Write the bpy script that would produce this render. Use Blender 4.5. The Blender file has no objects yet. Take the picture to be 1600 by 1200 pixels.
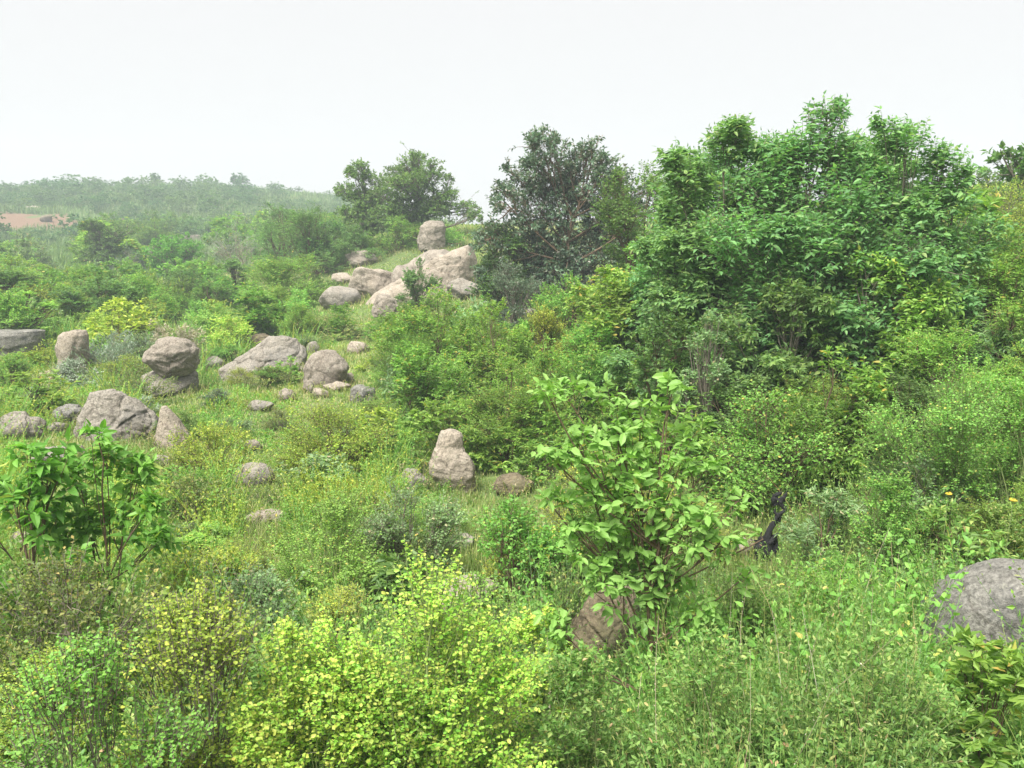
import bpy, math, random
import numpy as np
from math import radians as R
random.seed(5)
C = bpy.context.scene.collection
scn = bpy.context.scene

# ---------------------------------------------------------------- camera
FPX = 1331.0            # focal length in pixels of the 1600 wide photograph
PITCH = R(-8.5)
cam_d = bpy.data.cameras.new('camera'); cam = bpy.data.objects.new('camera', cam_d); C.objects.link(cam)
cam_d.sensor_width = 36; cam_d.lens = 36*FPX/1600; cam_d.clip_start = .05; cam_d.clip_end = 3000
cam.location = (0, 0, 0); cam.rotation_euler = (math.pi/2+PITCH, 0, 0)
scn.camera = cam

# ---------------------------------------------------------------- sky, sun, exposure
EXPO = 2.85
scn.view_settings.view_transform = 'Standard'; scn.view_settings.look = 'None'
scn.view_settings.gamma = 1; scn.view_settings.exposure = EXPO
SUN_EL, SUN_AZ = R(58), R(-150)     # high, behind the left shoulder, behind thin cloud
w = bpy.data.worlds.new('World'); scn.world = w; w.use_nodes = True
nt = w.node_tree; nt.nodes.clear()
out = nt.nodes.new('ShaderNodeOutputWorld'); bg = nt.nodes.new('ShaderNodeBackground')
sky = nt.nodes.new('ShaderNodeTexSky'); sky.sky_type = 'NISHITA'; sky.sun_disc = False
sky.sun_elevation = SUN_EL; sky.sun_rotation = SUN_AZ; sky.air_density = 1; sky.dust_density = 4
mix = nt.nodes.new('ShaderNodeMix'); mix.data_type = 'RGBA'
SKYV = .90/2**EXPO/.1
mix.inputs[0].default_value = .985     # thick even cloud over the blue sky
nt.links.new(sky.outputs[0], mix.inputs[6]); mix.inputs[7].default_value = (SKYV, SKYV*.975, SKYV*.965, 1)
nt.links.new(mix.outputs[2], bg.inputs[0]); bg.inputs[1].default_value = .1
nt.links.new(bg.outputs[0], out.inputs[0])
sl = bpy.data.lights.new('sun', 'SUN'); sl.energy = 1.5; sl.angle = R(32); sl.color = (1, .97, .9)
sun = bpy.data.objects.new('sun', sl); C.objects.link(sun)
sun.rotation_euler = (math.pi/2-SUN_EL, 0, R(180)+SUN_AZ+R(0))
from mathutils import Vector
sd = Vector((math.sin(SUN_AZ)*math.cos(SUN_EL), math.cos(SUN_AZ)*math.cos(SUN_EL), math.sin(SUN_EL)))
sun.rotation_euler = sd.to_track_quat('Z', 'Y').to_euler()
scn.cycles.max_bounces = 12; scn.cycles.transparent_max_bounces = 8; scn.cycles.volume_bounces = 0
scn.cycles.diffuse_bounces = 8; scn.cycles.transmission_bounces = 8
scn.cycles.use_denoising = True

# ---------------------------------------------------------------- numbers
def hash3(ix, iy, iz, seed):
    h = (ix*374761393 + iy*668265263 + iz*2147483647 + seed*1274126177) & 0xffffffff
    h = ((h ^ (h >> 13))*1274126177) & 0xffffffff
    h = h ^ (h >> 16)
    return (h & 0xffffff)/float(0xffffff)
def vnoise(p, seed=0):
    p = np.asarray(p, float); i = np.floor(p).astype(np.int64); f = p-i; f = f*f*(3-2*f)
    r = 0
    for dx in (0, 1):
        for dy in (0, 1):
            for dz in (0, 1):
                wgt = (f[:, 0] if dx else 1-f[:, 0])*(f[:, 1] if dy else 1-f[:, 1])*(f[:, 2] if dz else 1-f[:, 2])
                r = r+wgt*hash3(i[:, 0]+dx, i[:, 1]+dy, i[:, 2]+dz, seed)
    return r*2-1
def fbm(p, oct=4, seed=0, gain=.5):
    a, s, r = 1, 1, 0
    for k in range(oct):
        r = r+a*vnoise(p*s+17.3*k, seed+k); a *= gain; s *= 2.03
    return r
def unit(v): return v/np.maximum(np.linalg.norm(v, axis=-1, keepdims=True), 1e-9)

cp, sp_ = math.cos(PITCH), math.sin(PITCH)
def ray(px, py):
    """world direction through a point of the picture, scaled to horizontal length 1"""
    a, b = (px-800)/FPX, -(py-600)/FPX
    x, y, z = a, cp-b*sp_, sp_+b*cp
    h = math.hypot(x, y)
    return np.array([x/h, y/h, z/h])
def project(p):
    x, y, z = p
    d = y*cp+z*sp_; u = -y*sp_+z*cp
    return 800+FPX*x/d, 600-FPX*u/d

# ---------------------------------------------------------------- terrain heights
# rows: distance; columns: where the ground lies in the view at that distance
COLX = [0, 200, 400, 600, 800, 1000, 1200, 1400, 1600]
TAB = [
 (3.5, [1400]*9),
 (5.0, [1120, 1120, 1125, 1127, 1127, 1125, 1120, 1110, 1100]),
 (7.0, [950, 955, 960, 967, 967, 960, 950, 935, 925]),
 (10., [805, 808, 812, 815, 812, 800, 770, 745, 725]),
 (14., [708, 705, 702, 702, 692, 675, 640, 612, 592]),
 (18., [650, 645, 635, 628, 605, 585, 560, 522, 495]),
 (24., [592, 585, 572, 552, 522, 500, 470, 432, 404]),
 (32., [538, 530, 518, 480, 458, 425, 400, 362, 335]),
 (42., [500, 490, 478, 405, 400, 372, 352, 322, 292]),
 (50., [478, 470, 455, 352, 350, 342, 335, 308, 272]),
 (75., [432, 425, 412, 365, 362, 358, 350, 335, 320]),
 (100, [402, 398, 385, 378, 372, 370, 365, 350, 340]),
 (140, [352, 346, 340, 345, 375, 375, 370, 360, 350]),
 (170, [324, 306, 303, 326, 375, 375, 370, 360, 350]),
 (190, [306, 287, 287, 318, 375, 375, 370, 360, 350]),
 (225, [310, 300, 305, 335, 390, 390, 390, 390, 390]),
]
rk = np.array([0.4]+[t[0] for t in TAB]+[320.]); lrk = np.log(rk)
azk = np.array([math.atan2(ray(x, 600)[0], ray(x, 600)[1]) for x in COLX])
Zt = np.zeros((len(rk), len(COLX)))
for i, (r, ys) in enumerate(TAB):
    for j, y in enumerate(ys):
        # use the azimuth of the column, elevation of the pixel
        Zt[i+1, j] = ray(COLX[j], y)[2]*r
Zt[0] = -1.65; Zt[1] = -2.85; Zt[-1] = Zt[-2]-3
NA, NR = 240, 260
AZ0 = np.linspace(-math.pi, math.pi, NA+1); LR = np.linspace(lrk[0], lrk[-1], NR)
core = np.zeros((NR, NA+1))
rowi = np.array([np.interp(LR, lrk, Zt[:, j]) for j in range(len(COLX))]).T
mean = np.interp(LR, np.log([.4, 3, 8, 20, 60, 320]), [-1.65, -2.2, -2.6, -2.2, 0, 2])
for i in range(NR):
    v = np.interp(AZ0, azk, rowi[i]); edge = np.clip((np.abs(AZ0)-azk[-1]-.25)/1.1, 0, 1); edge = edge*edge*(3-2*edge)
    core[i] = v*(1-edge)+mean[i]*edge
for _ in range(10):
    core[:, 1:-1] = (core[:, :-2]+2*core[:, 1:-1]+core[:, 2:])/4
for _ in range(5):
    core[1:-1] = (core[:-2]+2*core[1:-1]+core[2:])/4
def H(x, y):
    x = np.atleast_1d(np.asarray(x, float)); y = np.atleast_1d(np.asarray(y, float))
    r = np.maximum(np.hypot(x, y), .41); az = np.arctan2(x, y)
    fa = (az+math.pi)/(2*math.pi)*NA; ia = np.clip(fa.astype(int), 0, NA-1); fa = fa-ia
    fr = np.clip((np.log(r)-LR[0])/(LR[-1]-LR[0])*(NR-1), 0, NR-1.001); ir = fr.astype(int); fr = fr-ir
    z = (core[ir, ia]*(1-fa)+core[ir, ia+1]*fa)*(1-fr)+(core[ir+1, ia]*(1-fa)+core[ir+1, ia+1]*fa)*fr
    P = np.stack([x, y, x*0], 1)
    z = z+.05*fbm(P*1.3, 3, 5)*np.clip(r/6, 0, 1)+.18*vnoise(P*.22, 9)*np.clip((r-6)/15, 0, 1)
    z = z+.8*fbm(P*.05, 3, 12)*np.clip((r-70)/60, 0, 1)
    return z
def h1(x, y): return float(H(x, y)[0])
def hit(px, py, rmin=2.6, rmax=230):
    d = ray(px, py); rs = np.exp(np.linspace(math.log(rmin), math.log(rmax), 900))
    z = H(d[0]*rs, d[1]*rs)-d[2]*rs
    k = np.argmax(z > 0)
    return rs[k] if z[k] > 0 else rmax
def spot(px, r):
    d = ray(px, 600); x, y = d[0]*r, d[1]*r
    return np.array([x, y, h1(x, y)])

# ---------------------------------------------------------------- objects
def tag(o, label=None, cat=None, group=None, kind=None):
    if label: o['label'] = label
    if cat: o['category'] = cat
    if group: o['group'] = group
    if kind: o['kind'] = kind
    return o
def mesh(name, V, tris=None, quads=None, mat=None, smooth=False):
    me = bpy.data.meshes.new(name); V = np.asarray(V, np.float32)
    tris = np.zeros((0, 3), int) if tris is None else np.asarray(tris, int).reshape(-1, 3)
    quads = np.zeros((0, 4), int) if quads is None else np.asarray(quads, int).reshape(-1, 4)
    me.vertices.add(len(V)); me.vertices.foreach_set('co', V.ravel())
    L = np.concatenate([tris.ravel(), quads.ravel()]); me.loops.add(len(L))
    me.loops.foreach_set('vertex_index', L.astype(np.int32))
    tot = np.concatenate([np.full(len(tris), 3), np.full(len(quads), 4)]).astype(np.int32)
    st = np.concatenate([[0], np.cumsum(tot)[:-1]]).astype(np.int32)
    me.polygons.add(len(tot)); me.polygons.foreach_set('loop_start', st); me.polygons.foreach_set('loop_total', tot)
    me.polygons.foreach_set('use_smooth', np.full(len(tot), smooth))
    me.update(calc_edges=True)
    if mat: me.materials.append(mat)
    return me
def link(name, me, parent=None):
    o = bpy.data.objects.new(name, me); C.objects.link(o); o.color = (.55, .55, .55, 1)
    if parent: o.parent = parent
    return o

# ---------------------------------------------------------------- materials
def newmat(name):
    m = bpy.data.materials.new(name); m.use_nodes = True; t = m.node_tree; t.nodes.clear()
    return m, t, (lambda k: t.nodes.new(k)), (lambda a, b: t.links.new(a, b))
def ramp(t, stops, interp='LINEAR'):
    n = t.nodes.new('ShaderNodeValToRGB'); cr = n.color_ramp; cr.interpolation = interp
    while len(cr.elements) < len(stops): cr.elements.new(.5)
    for e, (p, c) in zip(cr.elements, stops): e.position = p; e.color = (*c, 1)
    return n
GAIN = 1.65
def leaf_mat(name, cols, trans=.45, rough=.5, patch=1.4, tint=(1, 1, 1), amp=.35):
    """cols: (position, colour) of the leaves from the commonest to the odd yellowed ones"""
    m, t, N, K = newmat(name)
    geo = N('ShaderNodeNewGeometry'); tc = N('ShaderNodeTexCoord'); oi = N('ShaderNodeObjectInfo')
    cols = [(p, (min(.6, c[0]*GAIN*.99), min(.6, c[1]*GAIN), c[2]*GAIN*1.35)) for p, c in cols]
    rp = ramp(t, cols); K(geo.outputs['Random Per Island'], rp.inputs[0])
    nz = N('ShaderNodeTexNoise'); nz.inputs['Scale'].default_value = patch; nz.inputs['Detail'].default_value = 2
    K(tc.outputs['Object'], nz.inputs['Vector'])
    hs = N('ShaderNodeHueSaturation')
    mr = N('ShaderNodeMapRange'); mr.inputs[1].default_value = .3; mr.inputs[2].default_value = .7
    mr.inputs[3].default_value = 1-amp; mr.inputs[4].default_value = 1+amp
    # each plant of a kind is a little lighter or darker than the next
    mv = N('ShaderNodeMapRange'); mv.inputs[3].default_value = .78; mv.inputs[4].default_value = 1.22
    ml = N('ShaderNodeMath'); ml.operation = 'MULTIPLY'; ws = N('ShaderNodeSeparateColor')
    K(oi.outputs['Color'], ws.inputs[0]); K(ws.outputs[0], mv.inputs[0])
    K(nz.outputs[0], mr.inputs[0]); K(mr.outputs[0], ml.inputs[0]); K(mv.outputs[0], ml.inputs[1]); K(ml.outputs[0], hs.inputs['Value'])
    mh = N('ShaderNodeMapRange'); mh.inputs[3].default_value = .485; mh.inputs[4].default_value = .515
    K(oi.outputs['Random'], mh.inputs[0]); K(mh.outputs[0], hs.inputs['Hue'])
    hs.inputs['Saturation'].default_value = .97
    K(rp.outputs[0], hs.inputs['Color'])
    b = N('ShaderNodeBsdfPrincipled'); b.inputs['Roughness'].default_value = rough
    b.inputs['Specular IOR Level'].default_value = .35
    K(hs.outputs[0], b.inputs['Base Color'])
    tr = N('ShaderNodeBsdfTranslucent'); mx = N('ShaderNodeMixShader'); mx.inputs[0].default_value = trans
    mc = N('ShaderNodeMix'); mc.data_type = 'RGBA'; mc.blend_type = 'MULTIPLY'; mc.inputs[0].default_value = 1
    K(hs.outputs[0], mc.inputs[6]); mc.inputs[7].default_value = (1.12, 1.22, .65, 1)
    K(mc.outputs[2], tr.inputs[0])
    K(b.outputs[0], mx.inputs[1]); K(tr.outputs[0], mx.inputs[2])
    o = N('ShaderNodeOutputMaterial'); K(mx.outputs[0], o.inputs[0])
    return m
def bark_mat(name, c1, c2, scale=18):
    m, t, N, K = newmat(name)
    tc = N('ShaderNodeTexCoord'); nz = N('ShaderNodeTexNoise'); nz.inputs['Scale'].default_value = scale; nz.inputs['Detail'].default_value = 5
    K(tc.outputs['Object'], nz.inputs['Vector'])
    rp = ramp(t, [(.3, c1), (.7, c2)]); K(nz.outputs[0], rp.inputs[0])
    b = N('ShaderNodeBsdfPrincipled'); b.inputs['Roughness'].default_value = .9
    K(rp.outputs[0], b.inputs['Base Color'])
    bp = N('ShaderNodeBump'); bp.inputs['Strength'].default_value = .5; bp.inputs['Distance'].default_value = .01
    K(nz.outputs[0], bp.inputs['Height']); K(bp.outputs[0], b.inputs['Normal'])
    o = N('ShaderNodeOutputMaterial'); K(b.outputs[0], o.inputs[0])
    return m
LM = {
 'dark':   leaf_mat('dark_green_leaf', [(0, (.052, .108, .024)), (.5, (.078, .152, .030)), (.9, (.115, .195, .034)), (1, (.14, .20, .04))]),
 'greydark': leaf_mat('grey_green_leaf', [(0, (.045, .085, .035)), (.5, (.065, .112, .046)), (.85, (.10, .135, .065)), (1, (.20, .18, .12))], trans=.25),
 'tree':   leaf_mat('tree_leaf', [(0, (.068, .150, .038)), (.5, (.098, .205, .048)), (.93, (.14, .25, .055)), (1, (.19, .24, .06))], amp=.22),
 'sap':    leaf_mat('pale_sapling_leaf', [(0, (.11, .205, .030)), (.5, (.145, .26, .040)), (.985, (.19, .31, .06)), (1, (.38, .31, .06))], trans=.45, amp=.15),
 'mid':    leaf_mat('mid_green_leaf', [(0, (.080, .160, .020)), (.5, (.125, .225, .026)), (.93, (.18, .28, .036)), (1, (.34, .25, .04))]),
 'fresh':  leaf_mat('fresh_green_leaf', [(0, (.095, .20, .026)), (.5, (.135, .265, .032)), (.93, (.19, .32, .045)), (1, (.40, .30, .05))], trans=.42, amp=.2),
 'vivid':  leaf_mat('vivid_green_leaf', [(0, (.065, .155, .014)), (.5, (.095, .21, .018)), (.95, (.14, .26, .03)), (1, (.25, .27, .04))], trans=.42, amp=.22),
 'bright': leaf_mat('bright_lime_leaf', [(0, (.16, .33, .025)), (.45, (.245, .42, .035)), (.9, (.35, .49, .055)), (.98, (.42, .44, .06)), (1, (.46, .32, .05))], trans=.42, amp=.22),
 'yellow': leaf_mat('yellow_green_leaf', [(0, (.11, .17, .018)), (.4, (.17, .23, .022)), (.80, (.25, .30, .03)), (.94, (.34, .36, .04)), (1, (.46, .37, .05))], amp=.25),
 'olive':  leaf_mat('olive_leaf', [(0, (.065, .11, .022)), (.5, (.11, .155, .032)), (.85, (.165, .195, .04)), (.96, (.24, .25, .06)), (1, (.34, .27, .06))]),
 'pale':   leaf_mat('pale_green_leaf', [(0, (.10, .165, .055)), (.5, (.145, .225, .07)), (.92, (.20, .28, .095)), (1, (.34, .25, .13))]),
 'grass':  leaf_mat('grass_blade', [(0, (.10, .15, .03)), (.45, (.15, .21, .038)), (.78, (.22, .25, .06)), (.93, (.33, .27, .11)), (1, (.42, .27, .15))], patch=.5, amp=.25),
 'herb':   leaf_mat('herb_leaf', [(0, (.070, .15, .022)), (.45, (.12, .21, .034)), (.85, (.19, .27, .055)), (.985, (.28, .30, .07)), (1, (.34, .19, .09))], patch=.9),
 'straw':  leaf_mat('straw_seed_head', [(0, (.20, .20, .09)), (.5, (.30, .26, .13)), (1, (.42, .35, .20))], trans=.2),
 'spike':  leaf_mat('grey_spiky_shoot', [(0, (.10, .15, .07)), (.5, (.15, .20, .10)), (1, (.24, .27, .16))], trans=.1),
 'far':    leaf_mat('far_scrub_leaf', [(0, (.035, .085, .022)), (.5, (.055, .115, .026)), (1, (.085, .155, .032))], patch=.25),
 'farpale': leaf_mat('far_pale_leaf', [(0, (.06, .12, .03)), (.5, (.085, .15, .036)), (1, (.13, .18, .05))], patch=.25),
}
BM = {'grey': bark_mat('grey_bark', (.09, .075, .055), (.22, .19, .15)),
      'brown': bark_mat('brown_bark', (.07, .045, .025), (.17, .115, .07)),
      'green': bark_mat('green_stalk', (.12, .17, .05), (.22, .26, .10)),
      'pale': bark_mat('dry_pale_twig', (.20, .17, .12), (.40, .35, .27)),
      'char': bark_mat('charred_wood', (.004, .004, .005), (.014, .014, .016), 30)}

# ---------------------------------------------------------------- plant geometry
def tubes(P, rad, sides=3):
    """P (N,K,3), rad (N,K) -> vertices, quads"""
    N, K, _ = P.shape
    T = np.gradient(P, axis=1); T = unit(T)
    ref = np.where(np.abs(T[:, :1, 2:3]) > .9, np.array([1., 0, 0]), np.array([0, 0, 1.]))
    U = unit(np.cross(T, ref)); W = np.cross(T, U)
    a = np.arange(sides)*2*math.pi/sides
    V = P[:, :, None]+rad[:, :, None, None]*(U[:, :, None]*np.cos(a)[None, None, :, None]+W[:, :, None]*np.sin(a)[None, None, :, None])
    idx = np.arange(N*K*sides).reshape(N, K, sides)
    A = idx[:, :-1]; B = idx[:, 1:]
    Q = np.stack([A, np.roll(A, -1, 2), np.roll(B, -1, 2), B], -1).reshape(-1, 4)
    return V.reshape(-1, 3), Q
def bez(P0, P1, P2, t):
    t = t[..., None] if t.ndim == 2 else t[None, :, None]
    return P0[:, None]*(1-t)**2+2*P1[:, None]*t*(1-t)+P2[:, None]*t**2
SHAPES = {   # widths at stations .33 and .72 relative to the half width
 'ellip': (.85, .85), 'ovate': (1, .62), 'obov': (.62, 1), 'round': (1, 1), 'lance': (.9, .55)}
def leaves(base, D, Nn, L, Wd, shape='quad', curl=.15):
    """base (M,3), D direction, Nn normal, L length (M,), Wd width ratio"""
    M = len(base); S = unit(np.cross(D, Nn)); Nn = np.cross(S, D)
    L = L[:, None]; hw = L*Wd*.5
    if shape == 'quad':
        V = np.stack([base, base+D*L*.45+S*hw+Nn*hw*.35, base+D*L-Nn*L*curl, base+D*L*.45-S*hw+Nn*hw*.35], 1)
        i = np.arange(M)[:, None]*4
        return V.reshape(-1, 3), np.concatenate([i+[0, 1, 2], i+[0, 2, 3]]), np.zeros((0, 4), int)
    a, b = SHAPES[shape]; t1, t2 = .3, .72
    m1 = base+D*L*t1-Nn*L*curl*t1*t1; m2 = base+D*L*t2-Nn*L*curl*t2*t2; tip = base+D*L-Nn*L*curl
    up = Nn*hw*.3
    V = np.stack([base, m1, m1+S*hw*a+up*a, m1-S*hw*a+up*a, m2, m2+S*hw*b+up*b, m2-S*hw*b+up*b, tip], 1)
    i = np.arange(M)[:, None]*8
    T = np.concatenate([i+[0, 2, 1], i+[0, 1, 3], i+[4, 5, 7], i+[4, 7, 6]])
    Q = np.concatenate([i+[1, 2, 5, 4], i+[3, 1, 4, 6]])
    return V.reshape(-1, 3), T, Q
def twig_leaves(rng, P0, P1, P2, n, L, Wd, shape, t0=.3, droop=.0, planar=False, spread=.9, curl=.15, flat=.8, lvar=.45):
    N = len(P0)
    t = np.linspace(t0, 1, n)[None]+rng.uniform(-.4, .4, (N, n))*(1-t0)/max(n, 2); t = np.clip(t, 0, 1)
    base = bez(P0, P1, P2, t).reshape(-1, 3)
    tt = t[..., None]; T = unit(2*(1-tt)*(P1-P0)[:, None]+2*tt*(P2-P1)[:, None]+1e-6).reshape(-1, 3)
    side = np.tile(np.where(np.arange(n) % 2 == 0, 1., -1.), N)[:, None]
    up = np.array([0, 0, 1.])
    S = unit(np.cross(T, up+rng.normal(0, .25, (N*n, 3))))*side
    if not planar:
        a = rng.uniform(0, 2*math.pi, (N*n, 1)); U = np.cross(T, S); S = S*np.cos(a)+U*np.sin(a)
        S[:, 2] += .15
    last = (t.reshape(-1, 1) > .93)
    D = unit(T*np.where(last, 1.2, .45)+S*spread*np.where(last, .3, 1)+up*(-droop)+rng.normal(0, .22, (N*n, 3)))
    Nn = unit(up*flat+rng.normal(0, .45, (N*n, 3))+S*.1)
    LL = L*(1-lvar*rng.random(N*n))*np.where(last[:, 0], .75, 1)
    return leaves(base, D, Nn, LL, Wd, shape, curl)

KINDS = {
 'tall':     dict(sub=2, along=.34, leaf='tree', L=.09, W=.46, shape='ovate', n=8, dens=5.6, droop=.25, planar=True, bark='grey', t0=.1, tw=.7, shoots=.24),
 'vine':     dict(sub=3, leaf='greydark', L=.15, W=.62, shape='quad', n=8, dens=7.5, droop=.1, planar=False, bark='brown', t0=.45, tw=.6, shoots=.08),
 'round':    dict(sub=3, leaf='dark', L=.16, W=.6, shape='quad', n=8, dens=5, droop=0, planar=False, bark='grey', t0=.5, tw=.6, shoots=.08),
 'darkshrub': dict(sub=2, leaf='dark', L=.085, W=.5, shape='quad', n=8, dens=3.8, droop=.1, planar=True, bark='brown', t0=.15, tw=.5, shoots=.2),
 'midshrub': dict(sub=2, leaf='mid', L=.080, W=.42, shape='quad', n=10, dens=3.6, droop=.1, planar=True, bark='brown', t0=.12, tw=.55, shoots=.25),
 'freshshrub': dict(leaf='fresh', L=.08, W=.5, shape='quad', n=9, dens=3.2, droop=.05, planar=True, bark='brown', t0=.12, tw=.6, shoots=.25),
 'yellow':   dict(leaf='yellow', L=.036, W=.75, shape='quad', n=9, dens=2.4, droop=0, planar=False, bark='brown', t0=.12, tw=.7, shoots=.35),
 'olive':    dict(leaf='olive', L=.032, W=.65, shape='quad', n=9, dens=2.4, droop=0, planar=False, bark='grey', t0=.12, tw=.7, shoots=.3),
 'twiggy':   dict(stem=.005, leaf='bright', L=.017, W=.8, shape='round', n=11, dens=1.7, droop=0, planar=True, bark='grey', t0=.15, tw=.9, shoots=.4),
 'bright':   dict(stem=.006, leaf='bright', L=.022, W=.72, shape='obov', n=12, dens=2.7, droop=.05, planar=True, bark='green', t0=.15, tw=.75, shoots=.35),
 'pale':     dict(leaf='pale', L=.05, W=.5, shape='quad', n=9, dens=2.8, droop=0, planar=True, bark='grey', t0=.15, tw=.6, shoots=.25),
 'fern':     dict(leaf='fresh', L=.06, W=.28, shape='quad', n=16, dens=3.4, droop=.1, planar=True, bark='brown', t0=.1, tw=.65, shoots=.3),
 'bigleaf':  dict(along=.12, leaf='sap', L=.085, W=.5, shape='ellip', n=7, dens=1.3, droop=.15, planar=True, bark='brown', t0=.3, tw=.6, shoots=.1),
 'leftsap':  dict(leaf='vivid', L=.10, W=.46, shape='ovate', n=8, dens=2.1, droop=.35, planar=False, bark='brown', t0=.3, tw=.7, shoots=.1),
 'spiky':    dict(leaf='spike', L=.12, W=.14, shape='quad', n=10, dens=1.8, droop=-.8, planar=False, bark='pale', t0=.2, tw=.7, shoots=.6),
 'straw':    dict(leaf='straw', L=.09, W=.28, shape='quad', n=10, dens=1.6, droop=-.2, planar=False, bark='pale', t0=.45, tw=1., shoots=.6),
 'spray':    dict(stem=.005, leaf='herb', L=.030, W=.55, shape='quad', n=11, dens=2.0, droop=0, planar=False, bark='green', t0=.12, tw=.8, shoots=.4),
}
def plant_geo(seed, Hh, Rr, kind, depth=1.0, blobs=None, maxl=26000, minleaf=0, dens=None, low=.12, trunk=None, topy=0, lean=0):
    k = KINDS[kind]; rng = np.random.default_rng(seed)
    L = max(k['L'], minleaf); n = k['n']
    LA = L*L*k['W']*.62
    NL = int(min(maxl, (dens or k['dens'])*(2*Rr*Hh)*1.35*(.5+.5*depth)/LA)); NT = max(20, NL//n)
    if blobs is None:
        nb = int(rng.integers(9, 14)); blobs = []
        for i in range(nb):
            a = rng.uniform(0, 2*math.pi); q = math.sqrt(rng.random())*.68
            env = 1-.55*q*q
            v = (low+.1)+(env-.25-low)*rng.uniform(.25, 1)
            blobs.append((q*math.cos(a), q*math.sin(a), v, rng.uniform(.24, .42)))
        blobs.append((rng.uniform(-.15, .15), 0, .80, .30))
        for i in range(7):
            a = rng.uniform(0, 2*math.pi); q = rng.uniform(.45, .75)
            blobs.append((q*math.cos(a), q*math.sin(a), rng.uniform(.10, .28), rng.uniform(.22, .34)))
    B = np.array([b if len(b) == 4 else (b[0], rng.uniform(-.3, .3), b[1], b[2]) for b in blobs], float)
    sub = k.get('sub', 0)
    par = None
    if sub:
        E = []; par = []
        for b in B:
            E.append((b[0], b[1], b[2], b[3]*.8)); par.append(-1); own = len(E)-1
            for _ in range(sub):
                u = unit(rng.normal(0, 1, (1, 3)))[0]*b[3]*rng.uniform(.6, 1.05)
                E.append((b[0]+u[0], b[1]+u[1], min(1.02, max(.06, b[2]+u[2]*Rr/Hh*.9)), b[3]*rng.uniform(.28, .5))); par.append(own)
        B = np.array(E)
    cen = np.stack([B[:, 0]*Rr, B[:, 1]*Rr*depth, B[:, 2]*Hh], 1); br = B[:, 3]*Rr
    brz = np.minimum(br*1.05, np.maximum(.16*Hh, br*.7))
    # limbs from the base to each blob
    nb = len(B); base = np.stack([rng.normal(0, .05*Rr, nb), rng.normal(0, .05*Rr, nb), np.full(nb, -.12*min(Hh, 1.5))], 1)
    if trunk: base[:, :2] *= .3
    mid = cen*(np.array([.12, .12, .6]) if trunk else np.array([.35, .35, .62]))+rng.normal(0, .06, (nb, 3))*Rr; mid[:, 2] = np.maximum(mid[:, 2], .15*cen[:, 2])
    if lean: base[:, 0] += lean*Rr; 
    tt = np.linspace(0, 1, 9)
    limb = bez(base, mid, cen, tt[None].repeat(nb, 0))
    limb[:, 1:-1] += rng.normal(0, .025, (nb, 7, 3))*Rr
    r0 = (trunk or max(.005, k.get('stem', .012)*Hh))*(.62 if sub else 1)
    lr = np.linspace(r0, r0*.28, 9)[None].repeat(nb, 0)*rng.uniform(.6, 1, (nb, 1))
    if trunk:
        cand = [i for i in range(nb) if par is None or par[i] < 0]
        lead = max(cand, key=lambda i: B[i, 2]-.5*abs(B[i, 0]))
        for i in cand:
            if i != lead:
                j = int(np.clip(round(8*(B[i, 2]*.55+rng.uniform(-.05, .1))), 1, 6)); a0 = limb[lead, j]
                mm = (a0+cen[i])/2+rng.normal(0, .05, 3)*Rr; mm[2] -= .02*Hh
                limb[i] = bez(a0[None], mm[None], cen[i][None], np.linspace(0, 1, 9)[None])[0]
                lr[i] = np.linspace(lr[lead, j]*.62, r0*.24, 9)
    if par is not None:
        for i in range(nb):
            if par[i] >= 0:
                j = int(rng.integers(4, 8)); a0 = limb[par[i], j]
                mm = (a0+cen[i])/2+rng.normal(0, .06, 3)*Rr; mm[2] += .03*Hh
                limb[i] = bez(a0[None], mm[None], cen[i][None], np.linspace(0, 1, 9)[None])[0]
                lr[i] = np.linspace(lr[par[i], j]*.6, r0*.16, 9)
    V, Q = tubes(limb, lr, 5); SV = [V]; SQ = [Q]; off = len(V)
    # twigs
    w_ = br**2; bi = rng.choice(nb, NT, p=w_/w_.sum())
    d = unit(rng.normal(0, 1, (NT, 3))); d[:, 2] = np.where((d[:, 2] < -.3) & (rng.random(NT) < .6), -d[:, 2], d[:, 2])
    rho = rng.uniform(.35, 1, NT)**.6
    lump = 1+.22*vnoise(d*2.2+bi[:, None]*7.7, seed)
    tip = cen[bi]+d*(rho*lump)[:, None]*np.stack([br[bi], br[bi], brz[bi]], 1)
    sh = rng.random(NT) < k['shoots']*.5
    tip = tip+sh[:, None]*(d*np.array([1, 1, .6])+np.array([0, 0, 1.0]))*(rng.uniform(.05, .34, NT)*br[bi])[:, None]
    al = rng.random(NT) < k.get('along', .22)
    sa = rng.integers(3, 9, NT); da = unit(rng.normal(0, 1, (NT, 3)))*(rng.uniform(.15, .38, NT)*Rr)[:, None]*np.array([1, 1, .7])
    tip = np.where(al[:, None], limb[bi, sa]+da, tip)
    tip[:, 2] = np.maximum(tip[:, 2], .03)
    # start on the limb of its blob
    s = np.where(al, np.maximum(sa-1, 0), rng.integers(3, 9, NT)); st = limb[bi, s]
    dv = tip-st; ln = np.linalg.norm(dv, axis=1); mx = k['tw']*np.maximum(br[bi], .25*Rr)
    f = np.minimum(1, mx/np.maximum(ln, 1e-6)); st2 = tip-dv*f[:, None]
    m = (st2+tip)/2; m[:, 2] += .12*ln*f; m += rng.normal(0, .06, (NT, 3))*(ln*f)[:, None]
    V, Q = tubes(bez(st2, m, tip, np.linspace(0, 1, 4)[None].repeat(NT, 0)), np.linspace(1, .3, 4)[None]*np.full((NT, 1), max(.0022, r0*.10)), 3)
    SV.append(V); SQ.append(Q+off); off += len(V)
    # secondary branches that carry the twigs
    ns = min(NT//4, 220); pick = rng.choice(NT, ns, replace=False)
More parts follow.
